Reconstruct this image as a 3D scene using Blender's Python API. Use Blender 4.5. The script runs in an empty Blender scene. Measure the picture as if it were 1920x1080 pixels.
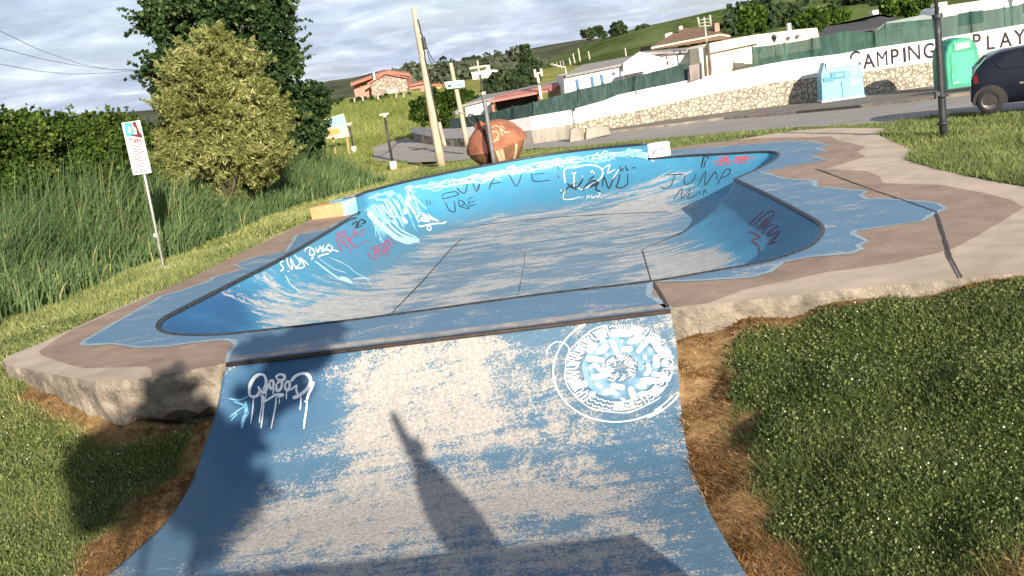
import bpy, bmesh, math, random
import numpy as np
from mathutils import Vector, Matrix
from mathutils.geometry import tessellate_polygon
from mathutils.bvhtree import BVHTree

random.seed(7); RNG = np.random.default_rng(7)
D = bpy.data
SC = bpy.context.scene
COL = SC.collection

# ------------------------------------------------------------------ camera
F_PX, YH, ROLL, CAM_H = 1850.0, 135.0, math.radians(8.5), 2.5
PITCH = math.atan2((540 - YH) * math.cos(ROLL), F_PX)
Rv = Vector((1, 0, 0)); Uv = Vector((0, math.sin(PITCH), math.cos(PITCH))); Fv = Vector((0, math.cos(PITCH), -math.sin(PITCH)))
right = math.cos(ROLL) * Rv - math.sin(ROLL) * Uv
up = math.sin(ROLL) * Rv + math.cos(ROLL) * Uv
cd = D.cameras.new('camera'); cd.sensor_width = 36; cd.lens = F_PX / 1920 * 36; cd.clip_start = 0.05; cd.clip_end = 4000
cam = D.objects.new('camera', cd); COL.objects.link(cam)
M = Matrix((right, up, -Fv)).transposed().to_4x4(); M.translation = Vector((0, 0, CAM_H)); cam.matrix_world = M
SC.camera = cam
CAMP = Vector((0, 0, CAM_H))

def ray(px, py):
    return (right * (px - 960) + up * (540 - py) + Fv * F_PX).normalized()
def at(px, py, z=0.0):
    v = ray(px, py); return CAMP + v * ((z - CAM_H) / v.z)
def atY(px, py, Y):
    v = ray(px, py); return CAMP + v * (Y / v.y)
def proj(P):                       # numpy (n,3) -> pixel coordinates of the photograph
    Q = np.asarray(P, float) - np.array([0, 0, CAM_H])
    R = np.array([right[:], up[:], Fv[:]]).T
    q = Q @ R
    zc = np.maximum(q[:, 2], 1e-3)
    return 960 + F_PX * q[:, 0] / zc, 540 - F_PX * q[:, 1] / zc

# ------------------------------------------------------------------ world and sun
_az, _el = math.radians(16.5), math.radians(18.5)
SUN_TO = Vector((math.sin(_az)*math.cos(_el), -math.cos(_az)*math.cos(_el), math.sin(_el)))   # towards the sun: low, behind the camera and to the right
EL = math.asin(SUN_TO.z); AZ = math.atan2(SUN_TO.x, SUN_TO.y)
w = D.worlds.new('World'); SC.world = w; w.use_nodes = True
nt = w.node_tree; nt.nodes.clear()
def N(nt, t, **kw):
    n = nt.nodes.new(t)
    for k, v in kw.items():
        if k.startswith('i_'):
            n.inputs[int(k[2:]) if k[2:].isdigit() else k[2:].replace('_', ' ')].default_value = v
        else: setattr(n, k, v)
    return n
def L(nt, a, ao, b, bi): nt.links.new(a.outputs[ao], b.inputs[bi])
sky = N(nt, 'ShaderNodeTexSky', sky_type='NISHITA', sun_disc=False, sun_elevation=EL, sun_rotation=AZ, altitude=10, air_density=1.0, dust_density=1.5, ozone_density=1.0)
tc = N(nt, 'ShaderNodeTexCoord'); sep = N(nt, 'ShaderNodeSeparateXYZ'); L(nt, tc, 'Generated', sep, 0)
den = N(nt, 'ShaderNodeMath', operation='ADD', i_1=0.16); zab = N(nt, 'ShaderNodeMath', operation='MAXIMUM', i_1=0.0)
L(nt, sep, 'Z', zab, 0); L(nt, zab, 0, den, 0)
dx = N(nt, 'ShaderNodeMath', operation='DIVIDE'); dy = N(nt, 'ShaderNodeMath', operation='DIVIDE')
L(nt, sep, 'X', dx, 0); L(nt, den, 0, dx, 1); L(nt, sep, 'Y', dy, 0); L(nt, den, 0, dy, 1)
cmb = N(nt, 'ShaderNodeCombineXYZ'); L(nt, dx, 0, cmb, 0); L(nt, dy, 0, cmb, 1)
n1 = N(nt, 'ShaderNodeTexNoise', i_Scale=1.3, i_Detail=9.0, i_Roughness=0.6, i_Distortion=0.5); L(nt, cmb, 0, n1, 'Vector')
n2 = N(nt, 'ShaderNodeTexNoise', i_Scale=3.1, i_Detail=8.0, i_Roughness=0.62, i_Distortion=0.4); L(nt, cmb, 0, n2, 'Vector')
r1 = N(nt, 'ShaderNodeValToRGB'); r1.color_ramp.elements[0].position = .36; r1.color_ramp.elements[1].position = .60
L(nt, n1, 'Fac', r1, 0)
r2 = N(nt, 'ShaderNodeValToRGB')
e = r2.color_ramp.elements
e[0].position = .30; e[0].color = (2.6, 3.1, 4.0, 1)
e[1].position = .74; e[1].color = (6.5, 7.05, 8.1, 1)
a = e.new(.46); a.color = (3.4, 3.95, 5.0, 1); b = e.new(.58); b.color = (4.3, 4.9, 6.0, 1)
L(nt, n2, 'Fac', r2, 0)
mix = N(nt, 'ShaderNodeMix', data_type='RGBA')
cf = N(nt, 'ShaderNodeMapRange', i_3=0.72, i_4=1.0); L(nt, r1, 0, cf, 0)
L(nt, cf, 0, mix, 0); L(nt, sky, 0, mix, 6); L(nt, r2, 0, mix, 7)
zr = N(nt, 'ShaderNodeMapRange', i_1=.20, i_2=.6, i_3=1.0, i_4=.58); L(nt, sep, 'Z', zr, 0)
zc = N(nt, 'ShaderNodeMix', data_type='RGBA', blend_type='MULTIPLY'); zc.inputs[0].default_value = 1; L(nt, mix, 2, zc, 6); L(nt, zr, 0, zc, 7)
bg = N(nt, 'ShaderNodeBackground', i_Strength=0.088); L(nt, zc, 2, bg, 0)
wo = N(nt, 'ShaderNodeOutputWorld'); L(nt, bg, 0, wo, 0)
sl = D.lights.new('sun', 'SUN'); sl.energy = 5.0; sl.angle = math.radians(0.5); sl.color = (1.0, 0.90, 0.75)
so = D.objects.new('sun', sl); COL.objects.link(so); so.rotation_euler = SUN_TO.to_track_quat('Z', 'Y').to_euler(); so.location = (6, -30, 20)
SC.view_settings.view_transform = 'Standard'; SC.view_settings.look = 'None'; SC.view_settings.gamma = 1
SC.view_settings.exposure = 0.95
SC.cycles.max_bounces = 6; SC.cycles.transparent_max_bounces = 6

# ------------------------------------------------------------------ materials
def newmat(name):
    m = D.materials.new(name); m.use_nodes = True; nt = m.node_tree
    return m, nt, nt.nodes['Principled BSDF']
def mat(name, c1, c2=None, scale=4.0, rough=.8, bump=0.0, bscale=None, detail=6.0, lo=.35, hi=.65, metal=0.0, stretch=None, spec=.3, third=None, grain=0.0):
    """procedural two-tone mottled surface"""
    m, nt, p = newmat(name)
    p.inputs['Roughness'].default_value = rough; p.inputs['Metallic'].default_value = metal
    p.inputs['Specular IOR Level'].default_value = spec
    c2 = c2 or tuple(x * .82 for x in c1)
    tc = N(nt, 'ShaderNodeTexCoord'); vec = (tc, 'Object')
    if stretch:
        mp = N(nt, 'ShaderNodeMapping'); mp.inputs['Scale'].default_value = stretch; L(nt, tc, 'Object', mp, 0); vec = (mp, 0)
    n = N(nt, 'ShaderNodeTexNoise', i_Scale=scale, i_Detail=detail, i_Roughness=.62); L(nt, *vec, n, 'Vector')
    r = N(nt, 'ShaderNodeValToRGB'); e = r.color_ramp.elements
    e[0].position = lo; e[0].color = (*c1, 1); e[1].position = hi; e[1].color = (*c2, 1)
    if third: t = e.new((lo + hi) / 2); t.color = (*third, 1)
    L(nt, n, 'Fac', r, 0); L(nt, r, 0, p, 'Base Color')
    if grain:
        ng = N(nt, 'ShaderNodeTexNoise', i_Scale=75.0, i_Detail=4.0, i_Roughness=.75); L(nt, tc, 'Object', ng, 'Vector')
        nl = N(nt, 'ShaderNodeTexNoise', i_Scale=.9, i_Detail=7.0, i_Roughness=.7, i_Distortion=1.2); L(nt, tc, 'Object', nl, 'Vector')
        a_ = N(nt, 'ShaderNodeMapRange', i_1=.3, i_2=.7, i_3=1-grain, i_4=1+grain*.5); L(nt, ng, 'Fac', a_, 0)
        b_ = N(nt, 'ShaderNodeMapRange', i_1=.36, i_2=.58, i_3=1-grain*.9, i_4=1.03); L(nt, nl, 'Fac', b_, 0)
        mm = N(nt, 'ShaderNodeMath', operation='MULTIPLY'); L(nt, a_, 0, mm, 0); L(nt, b_, 0, mm, 1)
        mg = N(nt, 'ShaderNodeMix', data_type='RGBA', blend_type='MULTIPLY'); mg.inputs[0].default_value = 1; L(nt, r, 0, mg, 6); L(nt, mm, 0, mg, 7); L(nt, mg, 2, p, 'Base Color')
    if bump:
        nb = N(nt, 'ShaderNodeTexNoise', i_Scale=bscale or scale * 6, i_Detail=5.0, i_Roughness=.65); L(nt, *vec, nb, 'Vector')
        bp = N(nt, 'ShaderNodeBump', i_Strength=1.0, i_Distance=bump); L(nt, nb, 'Fac', bp, 'Height'); L(nt, bp, 0, p, 'Normal')
    return m
def leafmat(name, c1, c2, trans=.3, c3=None):
    """leaf surface, colour varied per leaf by the attribute tint"""
    m, nt, p = newmat(name); nt.nodes.remove(p)
    at_ = N(nt, 'ShaderNodeAttribute', attribute_name='tint')
    r = N(nt, 'ShaderNodeValToRGB'); e = r.color_ramp.elements
    e[0].position = 0; e[0].color = (*c1, 1); e[1].position = 1; e[1].color = (*c2, 1)
    if c3: t = e.new(.9); t.color = (*c2, 1); e[-1].color = (*c3, 1)
    L(nt, at_, 'Fac', r, 0)
    d = N(nt, 'ShaderNodeBsdfDiffuse'); t = N(nt, 'ShaderNodeBsdfTranslucent'); mx = N(nt, 'ShaderNodeMixShader'); mx.inputs[0].default_value = trans
    L(nt, r, 0, d, 0); L(nt, r, 0, t, 0); L(nt, d, 0, mx, 1); L(nt, t, 0, mx, 2)
    L(nt, mx, 0, nt.nodes['Material Output'], 0)
    return m
def plain(name, c, rough=.5, metal=0.0, spec=.4):
    return mat(name, c, tuple(min(1, x * 1.12) for x in c), scale=9, rough=rough, metal=metal, spec=spec)

# ------------------------------------------------------------------ mesh helpers
class MB:
    def __init__(s): s.v = []; s.f = []; s.m = []; s.sm = []
    def add(s, vs, fs, mi=0, smooth=False):
        o = len(s.v); s.v += [tuple(v) for v in vs]
        for f in fs: s.f.append(tuple(i + o for i in f)); s.m.append(mi); s.sm.append(smooth)
        return s
    def box(s, c, sz, mi=0, rz=0.0, taper=1.0, ax=None):
        x, y, z = (q / 2 for q in sz); vs = []
        for (a, b, d) in ((-1,-1,-1),(1,-1,-1),(1,1,-1),(-1,1,-1),(-1,-1,1),(1,-1,1),(1,1,1),(-1,1,1)):
            k = taper if d > 0 else 1
            v = Vector((a*x*k, b*y*k, d*z))
            v = Matrix.Rotation(rz, 3, 'Z') @ v
            if ax is not None: v = ax @ v
            vs.append(Vector(c) + v)
        return s.add(vs, [(0,3,2,1),(4,5,6,7),(0,1,5,4),(1,2,6,5),(2,3,7,6),(3,0,4,7)], mi)
    def tube(s, pts, r, n=8, mi=0, cap=True, smooth=True):
        pts = [Vector(p) for p in pts]; rs = r if isinstance(r, (list, tuple)) else [r] * len(pts); vs = []; fs = []
        ref = None
        for i, p in enumerate(pts):
            t = (pts[min(i+1, len(pts)-1)] - pts[max(i-1, 0)]).normalized()
            if ref is None: ref = t.orthogonal().normalized()
            ref = (ref - t * ref.dot(t)).normalized(); b = t.cross(ref)
            for k in range(n):
                a_ = 2*math.pi*k/n; vs.append(p + (ref*math.cos(a_) + b*math.sin(a_)) * rs[i])
        for i in range(len(pts)-1):
            for k in range(n):
                fs.append((i*n+k, i*n+(k+1) % n, (i+1)*n+(k+1) % n, (i+1)*n+k))
        s.add(vs, fs, mi, smooth)
        if cap:
            o = len(s.v) - len(vs)
            s.f.append(tuple(o + k for k in reversed(range(n)))); s.m.append(mi); s.sm.append(False)
            s.f.append(tuple(o + (len(pts)-1)*n + k for k in range(n))); s.m.append(mi); s.sm.append(False)
        return s
    def lathe(s, prof, n=24, mi=0, mtx=None, smooth=True):
        vs = []; fs = []
        for (r, z) in prof:
            for k in range(n):
                a_ = 2*math.pi*k/n; v = Vector((r*math.cos(a_), r*math.sin(a_), z)); vs.append(mtx @ v if mtx else v)
        for i in range(len(prof)-1):
            for k in range(n): fs.append((i*n+k, i*n+(k+1) % n, (i+1)*n+(k+1) % n, (i+1)*n+k))
        return s.add(vs, fs, mi, smooth)
    def prism(s, poly, z0, z1, mi=0, mside=None):
        """vertical prism over a plan polygon; z1 may be a list"""
        n = len(poly); z1s = z1 if isinstance(z1, (list, tuple)) else [z1]*n; z0s = z0 if isinstance(z0, (list, tuple)) else [z0]*n
        top = [(p[0], p[1], z1s[i]) for i, p in enumerate(poly)]; bot = [(p[0], p[1], z0s[i]) for i, p in enumerate(poly)]
        tris = tessellate_polygon([[Vector((p[0], p[1], 0)) for p in poly]])
        s.add(top, tris, mi)
        s.add(top + bot, [(i, (i+1) % n, n + (i+1) % n, n + i) for i in range(n)], mi if mside is None else mside)
        return s
    def ext(s, prof, p0, ax, ay, az, depth, mi=0):
        """extrude a 2-D profile (list of (a,b)) spanned by ax, az along ay by depth, starting at p0"""
        n = len(prof); p0 = Vector(p0)
        f = [p0 + ax*a + az*b for a, b in prof]; g = [q + ay*depth for q in f]
        tr = tessellate_polygon([[Vector((a, b, 0)) for a, b in prof]])
        s.add(f, tr, mi); s.add(g, [t[::-1] for t in tr], mi)
        s.add(f + g, [(i, (i+1) % n, n + (i+1) % n, n + i) for i in range(n)], mi)
        return s
    def build(s, name, mats, parent=None, recalc=True):
        me = D.meshes.new(name); me.from_pydata(s.v, [], s.f)
        mats = mats if isinstance(mats, (list, tuple)) else [mats]
        for m in mats: me.materials.append(m)
        me.polygons.foreach_set('material_index', s.m); me.polygons.foreach_set('use_smooth', s.sm)
        if recalc:
            bm = bmesh.new(); bm.from_mesh(me); bmesh.ops.recalc_face_normals(bm, faces=bm.faces); bm.to_mesh(me); bm.free()
        me.update()
        return link(name, me, parent)
def link(name, me, parent=None):
    o = D.objects.new(name, me); COL.objects.link(o)
    if parent:
        o.parent = parent; o.matrix_parent_inverse = Matrix.Translation(-Vector(parent.location)) if parent.type == 'EMPTY' else Matrix()
    return o
def tag(o, label, cat, group=None, kind=None):
    if label: o['label'] = label
    if cat: o['category'] = cat
    if group: o['group'] = group
    if kind: o['kind'] = kind
    return o
def thing(name, label, cat, loc=(0, 0, 0), group=None):
    o = D.objects.new(name, None); COL.objects.link(o); o.location = loc; o.empty_display_size = .3
    return tag(o, label, cat, group)
def struct(name, o=None):
    o['kind'] = 'structure'; return o
def resample(pts, step):
    pts = [Vector(p) for p in pts]; out = [pts[0]]
    for a_, b_ in zip(pts, pts[1:]):
        n = max(1, int((b_-a_).length / step))
        out += [a_.lerp(b_, k/n) for k in range(1, n+1)]
    return out
def inpoly(x, y, poly):
    x = np.asarray(x); y = np.asarray(y); r = np.zeros(x.shape, bool); n = len(poly)
    for i in range(n):
        x0, y0 = poly[i][:2]; x1, y1 = poly[(i+1) % n][:2]
        c = ((y0 > y) != (y1 > y)) & (x < (x1-x0)*(y-y0)/((y1-y0) or 1e-9)+x0); r ^= c
    return r
def polydist(x, y, poly, closed=True):
    x = np.asarray(x); y = np.asarray(y); d = np.full(x.shape, 1e9); n = len(poly)
    for i in range(n if closed else n-1):
        x0, y0 = poly[i][:2]; x1, y1 = poly[(i+1) % n][:2]
        ux, uy = x1-x0, y1-y0; l = ux*ux+uy*uy or 1e-9
        t = np.clip(((x-x0)*ux+(y-y0)*uy)/l, 0, 1)
        d = np.minimum(d, np.hypot(x-x0-t*ux, y-y0-t*uy))
    return d
def vnoise(x, y, s=1.0, seed=0):
    """cheap smooth value noise"""
    x = np.asarray(x)*s; y = np.asarray(y)*s
    xi = np.floor(x).astype(np.int64); yi = np.floor(y).astype(np.int64); fx = x-xi; fy = y-yi
    fx = fx*fx*(3-2*fx); fy = fy*fy*(3-2*fy)
    def h(a_, b_):
        q = (a_*374761393 + b_*668265263 + seed*1442695041) & 0xffffffff
        q = ((q ^ (q >> 13))*1274126177) & 0xffffffff
        return ((q ^ (q >> 16)) & 0xffff)/65535.0
    return (h(xi, yi)*(1-fx)+h(xi+1, yi)*fx)*(1-fy)+(h(xi, yi+1)*(1-fx)+h(xi+1, yi+1)*fx)*fy
def crop(ox, oy, s): return lambda pts: [(ox + x*s, oy + y*s) for x, y in pts]

# ------------------------------------------------------------------ plan of the skate bowl
xy = lambda v: (v.x, v.y)
DEPTH, EXT_H = 0.75, 0.36
GZ = lambda y: float(np.interp(y, [0, 20, 28, 34, 42, 48, 60, 115, 150, 3000], [0, -.02, -.22, -.55, -.93, -1.0, -.95, 1.65, 2.2, 2.2]))
ext_top_px = [(668,368),(684,361),(699,357),(744,345),(797,333),(860,320),(917,309),(985,297),(1057,286),(1135,277),(1213,270)]
far_line = [Vector((*xy(at(*q, EXT_H)), 0)) for q in ext_top_px]            # plan of the raised far wall, left to right
left_px = [(540,478),(400,549),(345,577),(312,594),(298,606),(297,616),(310,624),(340,629),(390,630),(430,628)]
near_px = [(700,597),(1000,556),(1226,529)]
right_px = [(1333,511),(1435,493),(1480,479),(1517,464),(1535,448),(1542,436),(1541,425),(1530,414),(1500,397),(1440,365),(1378,336)]
pocket_px = [(1420,318),(1448,303),(1460,294),(1459,288),(1448,285),(1425,285),(1350,289),(1290,292)]
LFp = far_line[0]; RBp = far_line[-1]
seg_left = [at(*q) for q in left_px]; seg_near = [at(*q) for q in near_px]; seg_right = [at(*q) for q in right_px]; seg_pocket = [at(*q) for q in pocket_px]
# open coping line on deck level: from the left end of the raised wall round the front to its right end
coping = [LFp] + seg_left + seg_near + seg_right + seg_pocket + [RBp]
# floor points paired with coping points
fz = -DEPTH
FLF = at(864,452,fz); FNL = at(734,588,fz)
dirl = (FNL-FLF).normalized()
FNL2 = FNL + dirl * ((FNL.y - (seg_left[-1].y + 1.3)) / -dirl.y)
FFR = at(1250,396,fz); FR = at(1205,468,fz); FNR = at(1222,531,fz); dirr = (FNR-FR).normalized(); FNR2 = FNR + dirr * ((FNR.y - (seg_near[-1].y + 1.2)) / -dirr.y)
FH = at(1288,431,fz)
def pair_left(i): return FLF.lerp(FNL2, [.26,.52,.66,.78,.88,.95,1.0,1,1,1][i])
floor_pts = [FLF] + [pair_left(i) for i in range(len(seg_left))]
floor_pts += [FNL2.lerp(FNR2, .35), FNL2.lerp(FNR2, .72), FNR2.copy()]
floor_pts += [FNR2.lerp(FR, t) for t in (.0,.0,.05,.1,.2,.3,.4,.5,.65,.85,1.0)]
floor_pts[-1] = FR.copy()
floor_pts += [FR.lerp(FH, .45), FR.lerp(FH, .8), FH.copy(), FH.lerp(FFR,.15), FH.lerp(FFR,.3), FH.lerp(FFR,.45), FH.lerp(FFR,.75), FFR.lerp(FH,.06)]
floor_pts += [FFR.copy()]
FARL = at(888,424,fz)
far_floor = [FLF.lerp(FARL, t) for t in (0,.3,.6,.85)] + [FARL] + [FARL.lerp(FFR, t) for t in (.12,.28,.45,.62,.82,1.0)]

deck_px_left = [(583,412),(510,446),(438,481),(350,525),(239,570),(143,613),(60,650),(14,668),(4,676),(12,684)]
deck_px_front_l = [(60,693),(120,706),(175,715),(230,714),(281,707),(425,680)]
deck_px_front_r = [(1257,578),(1329,571),(1600,541),(1800,523),(1920,511),(2150,488)]
deck_px_right = [(2200,400),(2050,372),(1920,350),(1850,338),(1760,318),(1700,301),(1694,294),(1712,284),(1690,272),(1640,250),(1660,240)]
deck_px_back = [(1560,240),(1500,244),(1440,252),(1340,269),(1262,277)]
deck_outer = [at(*q) for q in deck_px_left + deck_px_front_l + deck_px_front_r + deck_px_right + deck_px_back]
RL = at(425,682); RR = at(1257,581)

# ramp frame
rd = (RR-RL); RW = rd.length; rd.normalize(); rn = Vector((rd.y, -rd.x, 0))
FLAT = -0.95
def rprof(s): return -.03 + (FLAT+.03) * (1 - max(0.0, 1 - s/2.05)**2.2) if s < 2.05 else FLAT
def on_ramp(px, py):
    v = ray(px, py); lo, hi = 0.5, 40.0
    g = lambda t: (CAMP + v*t).z - rprof(max(0, ((CAMP + v*t) - RL).dot(rn)))
    for _ in range(60):
        mid = (lo+hi)/2
        if g(mid) > 0: lo = mid
        else: hi = mid
    return CAMP + v*lo
rl_px = [(425,682),(418,700),(410,750),(400,790),(385,830),(365,890),(340,940),(300,990),(245,1040),(200,1080)]
rr_px = [(1257,590),(1268,640),(1274,740),(1285,830),(1305,900),(1335,970),(1370,1030),(1400,1080)]
def edge_curve(pxs, P0):
    pts = [on_ramp(*q) for q in pxs]; s = [max(0, (p-RL).dot(rn)) for p in pts]; l = [(p-RL).dot(rd) for p in pts]
    o = sorted(zip(s, l)); s = [a_ for a_, b_ in o]; l = [b_ for a_, b_ in o]
    l[0] = (P0-RL).dot(rd)
    return s, l
EL_S, EL_L = edge_curve(rl_px, RL); ER_S, ER_L = edge_curve(rr_px, RR)
S_END = 6.9
def ledge(s): return float(np.interp(s, EL_S, EL_L))
def redge(s): return float(np.interp(s, ER_S, ER_L))
def rpt(s, u):                       # u in 0..1 across
    l = ledge(s)*(1-u) + redge(s)*u; p = RL + rd*l + rn*s; p.z = rprof(s); return p

# ------------------------------------------------------------------ paint materials
def paintmat(name, blues, worn, scale, stretch=(1, 1, 1), k=1.1, soft=.06, rough=.55, fine=28.0, fk=.8, streak=None):
    """worn paint over concrete: attributes wear (0 paint .. 1 bare) and tone (which blue)"""
    m, nt, p = newmat(name)
    tc = N(nt, 'ShaderNodeTexCoord'); mp = N(nt, 'ShaderNodeMapping'); mp.inputs['Scale'].default_value = stretch; L(nt, tc, 'Object', mp, 0)
    wa = N(nt, 'ShaderNodeAttribute', attribute_name='wear'); ta = N(nt, 'ShaderNodeAttribute', attribute_name='tone')
    n = N(nt, 'ShaderNodeTexNoise', i_Scale=scale, i_Detail=8.0, i_Roughness=.68, i_Distortion=.6); L(nt, mp, 0, n, 'Vector')
    n2 = N(nt, 'ShaderNodeTexNoise', i_Scale=fine, i_Detail=4.0, i_Roughness=.7); L(nt, tc, 'Object', n2, 'Vector')
    a1 = N(nt, 'ShaderNodeMath', operation='MULTIPLY_ADD', i_1=k, i_2=-.5*k); L(nt, n, 'Fac', a1, 0)
    a2 = N(nt, 'ShaderNodeMath', operation='MULTIPLY_ADD', i_1=fk, i_2=-.5*fk); L(nt, n2, 'Fac', a2, 0)
    s1 = N(nt, 'ShaderNodeMath', operation='ADD'); L(nt, a1, 0, s1, 0); L(nt, a2, 0, s1, 1)
    if streak:
        mps = N(nt, 'ShaderNodeMapping'); mps.inputs['Scale'].default_value = streak[0]; L(nt, tc, 'Object', mps, 0)
        nst = N(nt, 'ShaderNodeTexNoise', i_Scale=1.0, i_Detail=6.0, i_Roughness=.7, i_Distortion=.3); L(nt, mps, 0, nst, 'Vector')
        a3 = N(nt, 'ShaderNodeMath', operation='MULTIPLY_ADD', i_1=streak[1], i_2=-.5*streak[1]); L(nt, nst, 'Fac', a3, 0)
        s0 = N(nt, 'ShaderNodeMath', operation='ADD'); L(nt, s1, 0, s0, 0); L(nt, a3, 0, s0, 1); s1 = s0
    s2 = N(nt, 'ShaderNodeMath', operation='ADD'); L(nt, s1, 0, s2, 0); L(nt, wa, 'Fac', s2, 1)
    mr = N(nt, 'ShaderNodeMapRange', interpolation_type='SMOOTHSTEP', i_1=.5-soft, i_2=.5+soft); L(nt, s2, 0, mr, 0)
    rt = N(nt, 'ShaderNodeValToRGB'); e = rt.color_ramp.elements
    e[0].position = 0; e[0].color = (*blues[0], 1); e[1].position = 1; e[1].color = (*blues[2], 1); t = e.new(.5); t.color = (*blues[1], 1)
    n3 = N(nt, 'ShaderNodeTexNoise', i_Scale=2.2, i_Detail=5.0, i_Roughness=.6); L(nt, tc, 'Object', n3, 'Vector')
    tv = N(nt, 'ShaderNodeMath', operation='MULTIPLY_ADD', i_1=.5, i_2=-.25); L(nt, n3, 'Fac', tv, 0)
    ts = N(nt, 'ShaderNodeMath', operation='ADD', use_clamp=True); L(nt, tv, 0, ts, 0); L(nt, ta, 'Fac', ts, 1); L(nt, ts, 0, rt, 0)
    rw = N(nt, 'ShaderNodeValToRGB'); e = rw.color_ramp.elements
    e[0].position = .36; e[0].color = (*worn[0], 1); e[1].position = .62; e[1].color = (*worn[1], 1)
    n4 = N(nt, 'ShaderNodeTexNoise', i_Scale=fine*.6, i_Detail=6.0, i_Roughness=.7); L(nt, mp, 0, n4, 'Vector'); L(nt, n4, 'Fac', rw, 0)
    mx = N(nt, 'ShaderNodeMix', data_type='RGBA'); L(nt, mr, 0, mx, 0); L(nt, rt, 0, mx, 6); L(nt, rw, 0, mx, 7); L(nt, mx, 2, p, 'Base Color')
    ro = N(nt, 'ShaderNodeMapRange', i_3=rough, i_4=.9); L(nt, mr, 0, ro, 0); L(nt, ro, 0, p, 'Roughness')
    p.inputs['Specular IOR Level'].default_value = .25
    bp = N(nt, 'ShaderNodeBump', i_Strength=.8, i_Distance=.006); L(nt, s2, 0, bp, 'Height'); L(nt, bp, 0, p, 'Normal')
    return m
def attr(me, name, vals):
    a_ = me.attributes.new(name, 'FLOAT', 'POINT'); a_.data.foreach_set('value', np.asarray(vals, np.float32))
def blobs(px, py, lst):
    """sum of soft patches (x, y, rx, ry, amount, angle) over the worn surface"""
    t = np.zeros(len(px))
    for q in lst:
        x, y, rx, ry, a_ = q[:5]; an = math.radians(q[5]) if len(q) > 5 else math.radians(-7)
        u = (px-x)*math.cos(an)+(py-y)*math.sin(an); v = -(px-x)*math.sin(an)+(py-y)*math.cos(an)
        t += a_*np.exp(-np.clip((np.abs(u)/rx)**2.4+(np.abs(v)/ry)**2.4, 0, 60))
    return t

M_conc = mat('pale concrete', (.55,.445,.355), (.47,.38,.30), scale=1.4, bump=.004, bscale=60, rough=.9, grain=.22)
M_concedge = mat('rough concrete', (.16,.135,.11), (.44,.38,.30), scale=6, bump=.03, bscale=22, grain=.3, rough=.95, lo=.3, hi=.72)
M_brown = mat('brown deck paint', (.30,.215,.165), (.37,.275,.215), scale=2.4, bump=.003, bscale=70, rough=.8, grain=.26)
M_deckblue = paintmat('blue deck paint', ((.085,.165,.26),(.115,.215,.325),(.16,.265,.37)), ((.33,.33,.33),(.42,.41,.39)), 1.6, (.6,1.6,1), k=1.3, rough=.6)
M_palefringe = mat('pale blue paint fringe', (.34,.41,.45), (.20,.30,.38), scale=8, rough=.7)
M_bowl = paintmat('blue bowl paint', ((.025,.095,.22),(.06,.265,.425),(.15,.225,.30)), ((.50,.495,.48),(.31,.33,.345)), 1.7, (.55,1.4,1.3), k=2.4, soft=.17, rough=.5, fine=22.0, fk=.9, streak=((1.1,5.5,4), 1.5))
M_ramp = paintmat('worn ramp paint', ((.025,.09,.195),(.075,.16,.25),(.14,.195,.245)), ((.48,.445,.405),(.30,.285,.27)), 4.4, (1.15,.85,1.0), k=1.6, soft=.17, rough=.6, fine=46.0, fk=1.9, streak=((.7,9,3), 1.3))
M_coping = mat('dark steel edge', (.03,.035,.04), (.08,.08,.085), scale=14, rough=.45, metal=.5)
M_rust = mat('rusty steel edge', (.06,.04,.034), (.03,.026,.024), scale=10, rough=.7)
M_joint = plain('dark joint', (.06,.05,.045), rough=.95)
M_white = plain('white spray paint', (.82,.84,.84), rough=.6)
M_cyan = plain('pale cyan paint', (.45,.72,.82), rough=.6)
M_cyan2 = mat('light blue wave paint', (.30,.58,.74), (.16,.42,.64), scale=5, rough=.6)
M_black = plain('black marker paint', (.02,.022,.03), rough=.6)
M_red = plain('red spray paint', (.55,.06,.09), rough=.6)
M_maroon = plain('faded maroon spray paint', (.20,.055,.09), rough=.7)
M_orange = mat('faded orange paint', (.60,.27,.12), (.62,.34,.18), scale=5, rough=.75)

# ------------------------------------------------------------------ skate bowl
bowl = thing('skate_bowl', 'large blue painted concrete skate bowl with brown and beige deck and dark coping', 'skate bowl', (0, 11, 0))

def catmull(run, per=9):
    """run: list of tuples of vectors moving together"""
    out = []; n = len(run)
    for i in range(n-1):
        for k in range(per):
            t = k/per
            row = []
            for j in range(len(run[0])):
                p0 = run[max(i-1, 0)][j]; p1 = run[i][j]; p2 = run[i+1][j]; p3 = run[min(i+2, n-1)][j]
                d1 = (p2-p0)*.5; d2 = (p3-p1)*.5; l = (p2-p1).length
                for d_ in (d1, d2):
                    if d_.length > l: d_ *= l/d_.length
                row.append(p1*(2*t**3-3*t**2+1) + d1*(t**3-2*t**2+t) + p2*(-2*t**3+3*t**2) + d2*(t**3-t**2))
            out.append(tuple(row))
    return out
pairs = [(c.copy(), f.copy()) for c, f in zip(coping, floor_pts)]
run1 = catmull(pairs[:25]); run2 = catmull(pairs[24:]); run3 = catmull([(c, f) for c, f in zip(far_line[::-1], far_floor[::-1])])
stations = run1 + run2 + run3
nfar0 = len(run1) + len(run2)
NS = len(stations); NP = 14
fc = Vector((.9, 16.2, fz))
rows = []
for k in range(8): rows.append([fc.lerp(f, [0.02,.15,.3,.45,.6,.75,.88,.95][k]) for c, f in stations])
PM = math.radians(74)
for k in range(NP+1):
    ph = PM*k/NP
    r_ = []
    for c, f in stations:
        h = math.sin(ph)/math.sin(PM); v = (1-math.cos(ph))/(1-math.cos(PM))
        q = f.lerp(c, h); q.z = fz + (0 - fz)*v; r_.append(q)
    rows.append(r_)
V = [p for r_ in rows for p in r_]; Fs = []
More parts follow.
